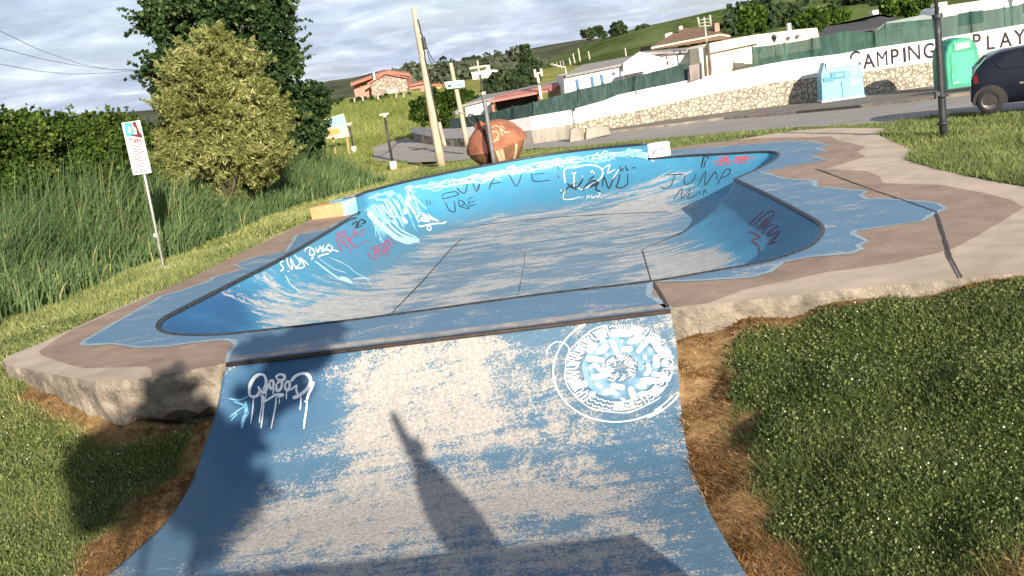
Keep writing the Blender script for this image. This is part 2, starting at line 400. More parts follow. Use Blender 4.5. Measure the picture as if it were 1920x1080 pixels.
for i in range(len(rows)-1):
    for j in range(NS):
        a_, b_ = i*NS+j, i*NS+(j+1) % NS
        Fs.append((a_, b_, b_+NS, a_+NS))
last = (len(rows)-1)*NS
Fs.append(tuple(j for j in range(NS))[::-1])
# raised far wall: the painted face goes on above the deck
fidx = list(range(nfar0, NS)) + [0]
prev = [last+j for j in fidx]
for k in range(1, 5):
    cur = []
    for j in fidx:
        c = stations[j][0]; V.append(Vector((c.x, c.y, EXT_H*k/4))); cur.append(len(V)-1)
    for a_ in range(len(fidx)-1): Fs.append((prev[a_], prev[a_+1], cur[a_+1], cur[a_]))
    prev = cur
me = D.meshes.new('bowl_shell'); me.from_pydata([tuple(v) for v in V], [], Fs); me.materials.append(M_bowl)
me.polygons.foreach_set('use_smooth', [True]*len(Fs))
VA = np.array([tuple(v) for v in V]); px, py = proj(VA)
u = np.zeros(len(V)); 
for i in range(len(rows)): u[i*NS:(i+1)*NS] = 0 if i < 8 else (i-8)/NP
u[len(rows)*NS:] = 1.2
isfloor = np.zeros(len(V), bool); isfloor[:9*NS] = True
wear = np.where(isfloor, .37, np.interp(u, [0,.12,.3,.5,.7,1,1.3], [.50,.52,.40,.10,-.05,-.1,-.2]))
tone = np.where(isfloor, .95, np.interp(u, [0,.25,.5,1.3], [.95,.8,.55,.55]))
wear += blobs(px, py, [(560,560,150,52,.55,-4),(470,545,45,60,.35,60),(620,590,140,14,.3,-7),(690,470,70,40,-.35,-20),(560,490,70,25,-.2,-30),
    (980,430,180,18,.22,-8),(1150,400,120,16,.22,-6),(1240,345,75,60,.42,-60),(1190,400,60,20,.2,-10),(1290,500,75,26,1.1,-12),(1260,470,60,26,.3,-10),
    (870,553,60,16,.62,-22),(1130,445,45,14,.3,10),(1320,420,60,40,-.4,-30),(1440,420,90,60,-.55,20),(1500,440,60,60,-.4,0),(380,600,90,50,-.6,0),(430,590,60,30,-.2,0),
    (800,380,120,60,-.4,-20),(950,350,260,45,-.35,-10),(1000,470,60,40,.12,0),(1080,520,120,25,.05,0),(640,440,60,30,-.3,-35),(1200,375,70,30,.12,-30)])
tone += blobs(px, py, [(380,590,110,60,-.75,0),(1430,410,130,90,-.25,20),(820,400,130,70,-.02,-10),(1330,310,120,30,-.05,0),(620,470,140,60,.05,0)])
wear = np.where(wear > .45, .45+(wear-.45)*.55, wear); attr(me, 'wear', wear); attr(me, 'tone', np.clip(tone, 0, 1))
bm = bmesh.new(); bm.from_mesh(me); bmesh.ops.recalc_face_normals(bm, faces=bm.faces); 
f0 = max(bm.faces, key=lambda f: -abs(f.calc_center_median().z+DEPTH)-abs(f.calc_center_median().y-16))
if f0.normal.z < 0: bmesh.ops.reverse_faces(bm, faces=bm.faces)
bm.to_mesh(me); bm.free()
shell = link('bowl_shell', me, bowl)
BVH_BOWL = BVHTree.FromPolygons([tuple(v) for v in V], Fs)

cop_line = [c for c, f in run1 + run2] + [coping[-1]]
cop_line[-1] = far_line[-1].copy()
deckpoly = cop_line[::-1]            # from the right end of the wall back round to its left end
def unit(v): return v/(v.length or 1)
# deck slab
outer = [Vector(p) for p in deck_outer]
back_n = [Vector((0, 0, 0)) for _ in far_line]
for i in range(len(far_line)):
    t = unit(far_line[min(i+1, len(far_line)-1)] - far_line[max(i-1, 0)]); back_n[i] = Vector((-t.y, t.x, 0))
dpoly = outer + deckpoly
dm = MB()
tr = tessellate_polygon([[Vector((p.x, p.y, 0)) for p in dpoly]])
dm.add([(p.x, p.y, 0) for p in dpoly], tr, 0)
no = len(outer); zl = [-.95 if i < 16 else -.55 for i in range(no)]
rim = resample([(p.x, p.y, 0) for p in outer], .12)
rr_ = [((p.x + .012*random.uniform(-1, 1)), (p.y + .012*random.uniform(-1, 1))) for p in rim]
rv = [(p.x, p.y, 0) for p in rim] + [(q[0], q[1]-.012, -.07-.03*random.random()) for q in rr_] + [(q[0]+.018*random.uniform(-1, 1), q[1]+.015+.02*random.uniform(-1, 1), -.20-.05*random.random()) for q in rr_] + [(q[0]+.02*random.uniform(-1, 1), q[1]+.04+.035*random.uniform(-1, 1), -.40-.12*random.random()) for q in rr_] + [(q[0], q[1]+.28, -.62) for q in rr_] + [(q[0], q[1]+.3, -1.1) for q in rr_]
nr = len(rim); fs = []
for k in range(5):
    for i in range(nr-1): fs.append((k*nr+i, k*nr+i+1, (k+1)*nr+i+1, (k+1)*nr+i))
dm.add(rv, fs, 1)
deck = dm.build('deck', [M_conc, M_concedge], bowl, recalc=False)

blue_l = [(669,406),(633,418),(621,428),(589,434),(557,442),(537,473),(478,483),(442,497),(458,505),(402,521),(390,529),(342,545),(303,557),(247,589),(191,621),(160,640),(153,646),(159,649),(215,645),(259,652),(311,651),(378,641),(422,637),(440,640),(441,648),(428,664),(426,681)]
blue_r = [(1256,580),(1240,570),(1219,556),(1220,533),(1227,529),(1313,527),(1346,525),(1411,521),(1443,511),(1468,493),(1517,482),(1598,476),(1614,468),(1608,461),(1623,454),(1598,440),(1604,434),(1639,429),(1728,415),(1757,399),(1773,391),(1761,383),(1700,376),(1623,374),(1610,368),(1625,360),(1529,350),(1525,340),(1472,336),(1427,324),(1476,313),(1553,301),(1517,291),(1551,285),(1529,279),(1553,273),(1517,266),(1476,266),(1411,271),(1300,279),(1256,284)]
brown_l = [(586,412),(438,481),(350,525),(300,546),(239,573),(131,621),(90,648),(72,660),(80,668),(103,675),(131,684),(159,690),(200,689),(239,688),(272,687),(282,692),(284,707),(425,681)]
brown_r = [(1256,580),(1262,577),(1329,568),(1394,543),(1557,509),(1680,493),(1786,468),(1838,440),(1891,407),(1919,389),(1891,374),(1842,362),(1769,347),(1655,344),(1649,332),(1627,321),(1545,317),(1590,304),(1623,293),(1606,285),(1623,275),(1574,264),(1557,256),(1476,258),(1411,260),(1313,270),(1257,279)]
def wob(pts, step, amp, seed):
    """uneven hand-painted edge along a plan line"""
    p = resample(pts, step); out = []
    for i, q in enumerate(p):
        t = unit(p[min(i+1, len(p)-1)]-p[max(i-1, 0)]); n = Vector((-t.y, t.x, 0))
        a_ = amp*(2*float(vnoise(i*.55, 0, 1, seed))-1) if 0 < i < len(p)-1 else 0
        out.append(q + n*a_)
    return out
def sheet(name, border, z, m):
    poly = border + deckpoly
    s_ = MB(); s_.add([(p.x, p.y, z) for p in poly], tessellate_polygon([[Vector((p.x, p.y, 0)) for p in poly]]), 0)
    o = s_.build(name, m, bowl, recalc=False)
    return o
bl = wob([at(*q) for q in blue_l], .16, .022, 3); br_ = wob([at(*q) for q in blue_r], .16, .022, 5)
blue_border = bl + br_
brown_border = wob([at(*q) for q in brown_l], .3, .012, 8) + wob([at(*q) for q in brown_r], .3, .012, 9)
o = sheet('brown_paint', brown_border, .004, M_brown)
o = sheet('blue_paint', blue_border, .008, M_deckblue)
attr(o.data, 'wear', [.35]*len(o.data.vertices)); attr(o.data, 'tone', [.5]*len(o.data.vertices))
def ribbon(mb, pts, wd, z, mi=0):
    pts = [Vector(p) for p in pts]; n = len(pts); vs = []
    for i, p in enumerate(pts):
        t = unit(pts[min(i+1, n-1)]-pts[max(i-1, 0)]); q = Vector((-t.y, t.x, 0))
        ww = wd if not callable(wd) else wd(i)
        vs += [(p.x+q.x*ww/2, p.y+q.y*ww/2, z), (p.x-q.x*ww/2, p.y-q.y*ww/2, z)]
    mb.add(vs, [(2*i, 2*i+1, 2*i+3, 2*i+2) for i in range(n-1)], mi)
fr = MB()
ribbon(fr, bl, lambda i: .035+.05*float(vnoise(i*.3, 1, 1, 4)), .011); ribbon(fr, br_, lambda i: .035+.06*float(vnoise(i*.3, 1, 1, 6)), .011)
fr.build('paint_fringe', M_palefringe, bowl, recalc=False)
for pts, wd in (([(1529,317),(1640,358),(1753,397)], .025), ([(1755,397),(1762,420),(1772,450),(1783,487),(1797,512),(1803,523)], .03), ([(1226,530),(1238,552),(1253,579)], .03)):
    jm = MB(); p = wob([at(*q) for q in pts], .12, .012 if wd > .04 else .004, 2); ribbon(jm, p, lambda i, w_=wd: w_*(.6+.8*float(vnoise(i*.9, 3, 1, 1))), .014); jm.build('deck_joint', M_joint, bowl, recalc=False)
# coping edge
cm = MB(); cm.tube([c + Vector((0, 0, -.008)) for c in cop_line[::2] + [cop_line[-1]]], .036, 8)
cm.build('coping', M_coping, bowl)
# raised wave wall: body behind the painted face, end wings, dark lip
WT = .34
fl = [stations[j][0] for j in fidx][::-1]                    # left -> right
wl_px = [(680,401),(640,404),(585,412)]; wl = [at(*q) for q in wl_px]
wr = [at(1220,297), at(1256,291)]
nrm = []
for i in range(len(fl)):
    t = unit(fl[min(i+1, len(fl)-1)]-fl[max(i-1, 0)]); nrm.append(Vector((-t.y, t.x, 0)))
wm = MB()
front = [p + n*.012 for p, n in zip(fl, nrm)]; backp = [p + n*WT for p, n in zip(fl, nrm)]
nF = len(fl)
vs = [(p.x, p.y, EXT_H) for p in front] + [(p.x, p.y, EXT_H-.01) for p in backp] + [(p.x, p.y, -.5) for p in backp]
wm.add(vs, [(i, i+1, nF+i+1, nF+i) for i in range(nF-1)] + [(nF+i, nF+i+1, 2*nF+i+1, 2*nF+i) for i in range(nF-1)], 0)
wave = wm.build('wave_wall', M_conc, bowl)
lm = MB(); lm.tube([Vector((p.x, p.y, EXT_H+.004)) for p in fl[::3] + [fl[-1]]], .03, 8); lm.build('wall_lip', M_coping, bowl)
def wing(a_, b_, h0, h1, th, m, name, split=None):
    d_ = unit(b_-a_); n = Vector((-d_.y, d_.x, 0))
    if n.y < 0: n = -n
    s_ = MB(); P = [a_, b_, b_+n*th, a_+n*th]; s_.prism([(p.x, p.y) for p in P], -.3, [h0, h1, h1, h0]); return s_.build(name, m, bowl)
dsp = wl[0].lerp(wl[2], .36)
wing(fl[0]+Vector((-.01, -.02, 0)), dsp, EXT_H-.015, .31, .5, M_cyan2, 'wing_wall'); wing(dsp, wl[2], .31, .26, .5, M_orange, 'wing_wall')
wo_ = wing(fl[-1]+Vector((.015, 0, 0)), wr[1]+Vector((.02, 0, 0)), EXT_H-.015, .33, .3, M_white, 'wing_wall')
BVH_WING = BVHTree.FromPolygons([tuple(wo_.matrix_world @ v.co + (Vector((0,0,0)) if True else 0)) for v in wo_.data.vertices], [tuple(f.vertices) for f in wo_.data.polygons])

# ------------------------------------------------------------------ skate ramp
ramp = thing('skate_ramp', 'worn blue and bare concrete quarter ramp rising to the bowl deck', 'skate ramp', (RL.x+2, RL.y, 0))
NSs, NU = 130, 110; V = []; ss = [S_END*(i/NSs) for i in range(NSs+1)]
for s_ in ss:
    for k in range(NU+1):
        p = rpt(s_, k/NU)
        V.append(p)
Fs = [(i*(NU+1)+k, i*(NU+1)+k+1, (i+1)*(NU+1)+k+1, (i+1)*(NU+1)+k) for i in range(NSs) for k in range(NU)]
npaint = len(V)
# ragged slab sides
for side in (0, NU):
    base = len(V)
    for i in range(NSs+1):
        p = V[i*(NU+1)+side]; V.append(p + Vector((0, 0, -.30)))
    for i in range(NSs): Fs.append((i*(NU+1)+side, (i+1)*(NU+1)+side, base+i+1, base+i))
me = D.meshes.new('ramp_surface'); me.from_pydata([tuple(p) for p in V], [], Fs); me.materials.append(M_ramp); me.materials.append(M_concedge)
me.polygons.foreach_set('material_index', [0]*(NSs*NU)+[1]*(2*NSs)); me.polygons.foreach_set('use_smooth', [True]*len(Fs))
bm = bmesh.new(); bm.from_mesh(me); bmesh.ops.recalc_face_normals(bm, faces=bm.faces); bm.faces.ensure_lookup_table()
if bm.faces[NU*30+50].normal.z < 0: bmesh.ops.reverse_faces(bm, faces=bm.faces)
bm.to_mesh(me); bm.free()
VA = np.array([tuple(p) for p in V]); px, py = proj(VA)
wear = np.full(len(V), .52); tone = np.full(len(V), .6)
wear += blobs(px, py, [(520,740,110,110,-.75,-5),(640,660,230,26,-.12,-7),(430,880,60,140,-.75,15),(460,830,70,70,-.3,0),(760,740,110,95,.22),(895,720,38,130,.38,-2),(690,820,120,40,.15),
    (965,680,40,90,-.22,0),(1030,760,60,60,.08),(1165,690,125,105,-.62),(1210,850,110,60,-.5),(1010,620,70,22,-.15),(860,862,150,9,-.4),(560,880,130,20,-.42),(1080,850,100,9,-.35),(1020,940,330,45,.20),
    (600,1000,240,50,.25),(1290,960,100,70,-.45,25),(1340,1040,70,60,-.4,20),(1050,985,40,20,-.45),(990,985,22,18,-.3),(300,1010,90,110,-.6,35),(330,960,50,60,-.3),(380,1000,40,80,-.25),(880,1060,330,40,.02)])
tone += blobs(px, py, [(520,740,110,100,-.45),(440,870,60,100,-.3),(1210,860,110,60,-.1),(640,660,200,30,-.15)])
_u = (VA[:, 0]-RL.x)*rd.x+(VA[:, 1]-RL.y)*rd.y; _s = (VA[:, 0]-RL.x)*rn.x+(VA[:, 1]-RL.y)*rn.y
_up = np.clip((1.75-_s)/.3, 0, 1)
wear += _up*(.30*(vnoise(_u, _s*.25, 2.4, 51)-.5)+.22*(vnoise(_u, _s*.3, 6.5, 52)-.5)) + (1-_up)*(.34*(vnoise(_s, _u*.14, 5.0, 53)-.5)+.24*(vnoise(_s, _u*.2, 13.0, 54)-.5)) + .085
wear = np.clip(.47+(wear-.47)*.74, .02, .80)-blobs(px, py, [(520,740,95,90,.25),(400,900,50,120,.2,15),(280,1020,80,90,.2,35)]); attr(me, 'wear', wear); attr(me, 'tone', np.clip(tone, 0, 1))
surf = link('ramp_surface', me, ramp)
BVH_RAMP = BVHTree.FromPolygons([tuple(p) for p in V[:npaint]], Fs[:NSs*NU])
cm = MB(); e0 = RL + rn*.01; e1 = RR + rn*.01
cm.tube([Vector((e0.x, e0.y, -.012)), Vector((e1.x, e1.y, -.012))], .022, 8)
cm.build('ramp_edge', M_rust, ramp)
def band(pts, z, mi_mat, name, par, wd):
    s_ = MB(); ribbon(s_, pts, wd, z); return s_.build(name, mi_mat, par, recalc=False)
bare = [RL.lerp(RR, t) - rn*.15 for t in np.linspace(.0, 1, 40)]
band(bare, .011, mat('bare edge strip', (.42,.36,.31), (.24,.25,.28), scale=5, rough=.9, lo=.42, hi=.58), 'bare_strip', ramp, .17)

# ------------------------------------------------------------------ painted marks, laid on the real surfaces
def stroke(mb, pts, wd, bvh, mi=0, off=.005, step=3.0, closed=False):
    pts = [Vector((a_, b_, 0)) for a_, b_ in pts]
    if closed: pts = pts + [pts[0]]
    # smooth, then resample in steps along the line
    if len(pts) > 2:
        q = catmull([(p,) for p in pts], 4); pts = [a_[0] for a_ in q] + [pts[-1]]
    pts = resample(pts, step); n = len(pts); vs = []; fs = []; okp = []
    for i, p in enumerate(pts):
        t = unit(pts[min(i+1, n-1)]-pts[max(i-1, 0)]); q = Vector((-t.y, t.x, 0))*(wd/2)*(.72+.5*float(vnoise(p.x*.11+p.y*.07, wd*7+n, 1, 9)))*(1 if closed else min(1, .55+.25*min(i, n-1-i)))
        row = []
        for e_ in (p+q, p-q):
            v = ray(e_.x, e_.y); h = bvh.ray_cast(CAMP, v)
            if h[0] is None: row = None; break
            nn = h[1] if h[1].dot(v) < 0 else -h[1]
            row.append(h[0] + nn*off)
        okp.append(row)
    for a_, b_ in zip(okp, okp[1:]):
        if a_ and b_ and (a_[0]-b_[0]).length < .6:
            o = len(vs); vs += [a_[0], a_[1], b_[1], b_[0]]; fs.append((o, o+1, o+2, o+3))
    if vs: mb.add(vs, fs, mi)
def marks(name, strokes, m, bvh, par, label=None, near=17):
    # strokes that lie close together make one word or figure, each a part of its own
    A = [np.array(p, float) for p, wd in strokes]; n = len(A); g = list(range(n))
    def root(i):
        while g[i] != i: i = g[i]
        return i
    for i in range(n):
        for j in range(i):
            if root(i) != root(j) and np.hypot(*(A[i][:, None]-A[j][None]).reshape(-1, 2).T).min() < near: g[root(i)] = root(j)
    for r_ in sorted({root(i) for i in range(n)}):
        s_ = MB()
        for i in range(n):
            if root(i) == r_: stroke(s_, *strokes[i], bvh)
        if s_.v:
            o = s_.build(name, m, par, recalc=False)
            if label: o['label'] = label

Cw = crop(640, 320, 260/1755); C6 = crop(600, 240, 640/1819); C8 = crop(1000, 260, 460/1920); Cs = crop(500, 360, 400/1920)
Ct = crop(430, 670, 200/1440); Ch = crop(1360, 360, 120/1080); Cm = crop(1020, 560, 280/1163); C7 = crop(1150, 240, 770/1890)
# breaking wave painted across the far wall: crest line, lip, falling water
foam = []
rg = random.Random(3)
crest = [(690,372),(720,362),(764,354),(800,350),(840,345),(870,338),(905,332),(940,324),(985,316),(1030,308),(1070,301),(1110,296),(1150,291),(1190,288),(1215,294)]
for k in range(2):
    foam.append(([(x, y + k*6 - 3 + rg.uniform(-3, 3)) for x, y in crest[3:]], 1.5 - .4*k))
for i in range(150):
    t = rg.random(); j = int(t*(len(crest)-4))+3; x, y = crest[j]; nx, ny = crest[min(j+1, len(crest)-1)]; f_ = rg.random()
    x += (nx-x)*f_; y += (ny-y)*f_ + rg.uniform(-6, 6)
    foam.append(([(x, y), (x+rg.uniform(3, 9), y+rg.uniform(-6, 1)), (x+rg.uniform(8, 20), y+rg.uniform(-6, 4))], rg.uniform(.9, 2.6)))
for i in range(20):                                    # curtain of spray falling from the left end
    t = i/25; x0 = 684+t*70; y0 = 392-t*30
    foam.append(([(x0, y0+rg.uniform(-4, 4)), (x0+12+rg.uniform(-3, 5), y0+14+rg.uniform(0, 10)), (x0+24+rg.uniform(-4, 8), y0+30+rg.uniform(0, 30))], rg.uniform(.7, 1.7)))
softw = []
for i in range(70):
    t = rg.random(); j = int(t*(len(crest)-2)); x, y = crest[j]; nx, ny = crest[j+1]; f_ = rg.random(); x += (nx-x)*f_; y += (ny-y)*f_+rg.uniform(-4, 9); softw.append(([(x, y), (x+rg.uniform(6, 14), y+rg.uniform(-7, 2)), (x+rg.uniform(14, 30), y+rg.uniform(-6, 4))], rg.uniform(2, 5)))
for i in range(24):
    x0 = 690+rg.random()*85; y0 = 392-(x0-690)*.45+rg.uniform(-6, 10); softw.append(([(x0, y0), (x0+8+rg.uniform(-3, 8), y0+18), (x0+18+rg.uniform(-4, 12), y0+30+rg.uniform(0, 34))], rg.uniform(1.5, 3.6)))
marks('painted_wave_shade', softw, M_cyan2, BVH_BOWL, bowl, None, 90)
main = [([(330,540),(430,640),(520,720),(610,800),(720,870),(820,905),(900,915)], 7), ([(345,530),(470,640),(580,740),(690,830),(800,880),(990,900)], 6), ([(560,620),(640,720),(740,800),(860,850),(980,880)], 4.5),
        ([(640,630),(720,720),(820,790),(960,850)], 3), ([(700,840),(820,860),(990,870)], 4), ([(600,780),(720,850),(880,905)], 5), ([(850,330),(830,380),(850,430),(900,500),(930,545)], 5), ([(880,340),(850,390),(880,460),(930,520)], 4.5),
        ([(790,480),(815,520),(830,545)], 9), ([(780,600),(810,640),(830,670)], 8), ([(560,440),(620,500),(610,540)], 2.4), ([(600,575),(650,585),(720,570)], 2.4), ([(870,220),(840,260),(850,320),(870,380)], 3.6)]
foam += [(Cw(p), wd) for p, wd in main]
foam += [(Cs(p), wd) for p, wd in [([(430,620),(520,690),(650,780),(760,820)], 2.6), ([(660,770),(720,790),(770,825)], 6), ([(470,600),(600,690),(720,730)], 1.2), ([(780,790),(880,780),(940,830)], 1.4), ([(170,750),(210,830),(300,900)], 1.6), ([(560,590),(700,650),(820,740),(950,800)], 1.2)]]
marks('painted_wave', foam, M_cyan, BVH_BOWL, bowl, 'white and pale cyan breaking wave painted along the far wall', 60)
tagw = [(Cw(p), wd) for p, wd in [([(930,545),(950,600),(980,660)], 2.2), ([(950,530),(990,545),(970,590),(945,570)], 2), ([(980,650),(1040,590),(1030,540),(1100,610),(1030,600),(1120,640),(1040,640),(1000,600)], 2.4), ([(1020,540),(1110,600),(1235,640)], 2.6), ([(1090,550),(1160,600),(1230,640)], 1.6), ([(975,690),(1000,710),(1060,695),(1120,680),(1200,670),(1280,670),(1330,645)], 2.6), ([(1085,720),(1110,700),(1135,720),(1125,755),(1095,750),(1085,720)], 2.6)]]
tagw += [(Cs(p), wd) for p, wd in [([(150,620),(120,640),(150,690),(120,715)], 2.4), ([(180,590),(190,650),(230,700),(215,600),(260,690)], 2.2), ([(250,570),(300,640),(260,690),(340,670),(290,590),(380,660)], 2.2), ([(185,715),(205,720)], 2),
    ([(345,540),(350,510),(400,495)], 1.6), ([(380,530),(410,510),(430,560),(390,570),(385,530)], 2.4), ([(440,500),(460,545),(480,490),(500,545)], 2.4), ([(510,480),(505,540),(560,470),(530,520),(580,530)], 2.4), ([(560,480),(590,500),(570,540),(540,500)], 2.4), ([(400,610),(420,585)], 5), ([(460,590),(480,575),(560,555)], 3), ([(590,520),(650,540)], 2.4)]]
tagw += [(C8(p), wd) for p, wd in [([(250,350),(245,240),(330,225),(430,205),(520,225),(545,270),(520,320)], 2.2), ([(320,280),(318,390)], 2.6), ([(300,265),(320,275),(335,262)], 1.6), ([(340,370),(380,400),(500,335),(540,300)], 1.6), ([(540,240),(600,205),(580,270),(640,240)], 1.6), ([(620,320),(670,240)], 1.6), ([(250,390),(235,470),(300,475),(370,455)], 2), ([(210,400),(225,420)], 2), ([(370,470),(395,455)], 1.6), ([(415,475),(430,445),(440,470)], 1.6), ([(455,440),(460,465),(480,450)], 1.6), ([(490,440),(500,460),(525,430),(505,425)], 1.6), ([(380,290),(390,300)], 1.6), ([(450,270),(460,250),(480,280)], 1.6)]]
marks('white_graffiti', tagw, M_white, BVH_BOWL, bowl)
blk = [(C6(p), wd) for p, wd in [([(692,270),(702,305)], 1.8), ([(706,266),(716,300)], 1.8), ([(700,290),(770,350),(795,262),(835,340),(855,280)], 1.9), ([(858,275),(835,335)], 1.6), ([(900,330),(915,290),(940,250),(965,265)], 1.7), ([(905,300),(965,290)], 1.5), ([(1000,230),(1030,290),(1050,310),(1078,240)], 1.7),
    ([(1133,215),(1180,206),(1205,203)], 1.6), ([(1133,215),(1137,282),(1228,278)], 1.7), ([(1140,248),(1200,240)], 1.5), ([(1230,175),(1240,215)], 1.8), ([(1258,170),(1272,222)], 1.8), ([(1268,255),(1272,268)], 1.8), ([(650,370),(660,352),(720,340),(738,355),(655,378),(650,370)], 1.8), ([(668,395),(690,440),(720,445),(715,390)], 1.8), ([(738,380),(745,420),(770,400),(745,385)], 1.6), ([(745,420),(795,430),(765,400)], 1.6), ([(790,385),(800,415),(832,405)], 1.6), ([(785,380),(820,368)], 1.5), ([(795,398),(825,390)], 1.5), ([(566,385),(576,412)], 1.6), ([(582,385),(590,410)], 1.6), ([(600,394),(604,400)], 2.4)]]
blk += [(C8(p), wd) for p, wd in [([(215,430),(290,370),(340,350)], 2.6), ([(262,350),(310,380),(350,375),(390,315)], 3.2), ([(280,375),(340,400)], 3), ([(385,410),(420,360),(470,330),(510,350),(440,380),(500,345),(490,395),(525,415)], 3.0), ([(430,330),(480,290)], 2.6), ([(540,380),(555,300),(590,390),(620,330),(640,300)], 2.8), ([(680,275),(665,340),(650,380),(700,385),(740,350)], 2.6), ([(680,215),(685,255),(710,230)], 2), ([(720,210),(735,250),(745,235)], 2), ([(770,235),(790,225),(800,240)], 1.8), ([(740,275),(738,360)], 2), ([(1045,285),(1175,280)], 1.7), ([(1110,285),(1075,370),(1030,390),(995,375)], 1.7), ([(1190,290),(1180,340),(1200,360),(1250,330),(1275,270)], 1.7), ([(1290,370),(1350,255),(1345,365),(1425,260),(1440,330)], 1.7), ([(1440,365),(1500,250),(1540,240),(1530,280),(1475,310)], 1.7), ([(1095,475),(1165,390),(1160,470),(1230,395),(1210,470),(1280,440)], 1.4), ([(1270,445),(1300,415),(1310,440)], 1.3), ([(1330,450),(1340,400),(1360,430)], 1.3), ([(1315,230),(1330,160),(1350,130),(1375,160)], 3), ([(1335,230),(1350,165)], 2), ([(190,285),(200,300)], 1.8)]]
marks('black_graffiti', blk, M_black, BVH_BOWL, bowl)
blk2 = [(Cs(p), wd) for p, wd in [([(765,300),(800,270),(830,290),(800,310),(850,250),(890,270),(850,290)], 2.2), ([(790,325),(830,315),(860,300)], 2), ([(860,250),(895,280)], 2)]]
marks('black_graffiti', blk2, M_black, BVH_BOWL, bowl)
red = [(C8(p), wd) for p, wd in [([(1390,185),(1500,178),(1740,150)], 1.8), ([(1440,150),(1520,145)], 2), ([(1460,195),(1480,150)], 2.2), ([(1480,150),(1530,160),(1490,175),(1550,205)], 2.2), ([(1570,150),(1690,140)], 2), ([(1580,195),(1600,145)], 2), ([(1605,150),(1625,175),(1650,140),(1665,190)], 2.2), ([(1420,212),(1500,200)], 1.8), ([(1570,195),(1690,185)], 1.8)]]
marks('red_graffiti', red, M_red, BVH_BOWL, bowl)
mar = [(Cs(p), wd) for p, wd in [([(615,355),(650,390),(690,350),(700,400),(640,410)], 2.6), ([(620,400),(640,460),(680,540)], 3), ([(660,420),(690,470),(730,400),(750,450),(790,340),(800,410)], 2.8), ([(690,430),(720,500),(760,440)], 2.4), ([(800,350),(845,400),(880,340),(840,345)], 2), ([(750,545),(780,480),(820,500),(860,450),(930,435)], 2), ([(740,400),(770,470)], 2.4),
     ([(905,540),(950,600),(990,600)], 3), ([(930,520),(980,500),(960,580),(1010,500),(1000,570)], 2.6), ([(1020,500),(1060,560),(1050,460),(1100,540),(1080,430),(1130,500)], 2.6), ([(1110,420),(1165,470)], 2.6), ([(940,500),(1040,470),(1100,420)], 2.2), ([(1065,590),(1110,545)], 1.8), ([(970,600),(1090,530)], 2.2)]]
marks('maroon_graffiti', mar, mat('red spray paint, worn', (.40,.08,.16), (.30,.13,.24), scale=12), BVH_BOWL, bowl)
marh = [(Ch(p), wd) for p, wd in [([(400,570),(480,470),(560,400),(640,310)], 2.4), ([(480,560),(600,440),(740,330),(830,330),(780,420),(660,480)], 2), ([(520,600),(620,540),(720,470)], 2), ([(570,620),(670,560),(770,490)], 2), ([(600,690),(660,680),(640,640),(740,570),(850,550)], 2), ([(700,720),(780,640),(850,600),(900,570)], 2), ([(720,740),(820,700),(910,655),(850,760),(760,840),(870,850)], 2), ([(690,890),(790,860),(870,850)], 1.8), ([(400,690),(440,650)], 2), ([(440,680),(530,720),(580,760),(480,800),(460,830),(540,890),(575,960),(580,1060)], 2.8)]]
marks('maroon_graffiti', marh, M_maroon, BVH_BOWL, bowl)
marks('red_graffiti', [(C8(p), wd) for p, wd in [([(935,65),(940,120),(960,55)], 2), ([(970,50),(972,115)], 2), ([(972,85),(1000,75)], 2), ([(1000,45),(1005,110)], 2), ([(935,125),(1015,105)], 2)]], M_red, BVH_WING, bowl)
marks('blue_graffiti', [(C8(p), wd) for p, wd in [([(893,60),(905,100),(890,140)], 3), ([(915,50),(918,130)], 2), ([(1020,30),(1040,60)], 1.6)]], M_cyan2, BVH_WING, bowl)
# joints in the bowl floor and bare slab patches
fj = [([(734,588),(790,530),(845,468),(868,447)], 1.9), ([(1204,468),(1222,531)], 2.2), ([(1205,468),(1250,448),(1290,431)], 1.1), ([(900,422),(1050,407),(1250,397)], .8), ([(985,470),(982,500),(972,552)], .9)]
marks('floor_joint', fj, M_joint, BVH_BOWL, bowl, None, 1)

# white tag with drips on the ramp
Q = [([(385,395),(440,470),(470,480),(490,400),(500,320),(470,245),(410,235),(350,270),(300,340),(275,420),(275,500),(310,535),(370,525),(405,480),(420,430)], 5.6), ([(460,440),(490,380),(530,370),(500,450),(480,490)], 4), ([(545,350),(560,320),(590,315),(600,370),(570,430),(545,390),(555,350)], 4.2), ([(640,360),(635,430),(660,455),(700,420),(715,350),(680,330),(645,360)], 4.6), ([(640,290),(640,260),(690,230),(745,255),(740,300),(690,315),(640,290)], 5), ([(755,370),(760,430),(790,450),(815,400),(815,340),(785,330),(755,370)], 4.4), ([(800,440),(850,430),(910,380),(905,440),(925,500)], 4), ([(835,330),(890,260),(970,225),(1050,230),(1095,290),(1085,380),(1020,460),(930,525),(855,555)], 6), ([(425,510),(470,560),(460,600),(530,570),(630,510),(740,505)], 4.6), ([(650,545),(740,515)], 4), ([(590,400),(600,440),(590,500)], 3.2),
     ([(1140,330),(1110,420),(1070,500),(1050,580)], 5.2), ([(1015,590),(1040,610)], 5), ([(1050,580),(1045,680),(1020,850),(1005,970)], 3.2), ([(330,545),(318,700),(290,900)], 2.8), ([(440,510),(440,650),(415,800),(410,890)], 2.4), ([(470,600),(455,760),(430,960)], 2.8), ([(635,540),(625,660),(595,820),(565,970)], 2.8), ([(680,560),(675,630)], 2.4), ([(775,460),(772,570)], 2.6), ([(970,520),(965,640),(955,710)], 2.8), ([(505,460),(490,560)], 2.2)]
marks('white_tag', [(Ct(p), wd) for p, wd in Q], M_white, BVH_RAMP, ramp, 'white looping spray paint tag with long drips')
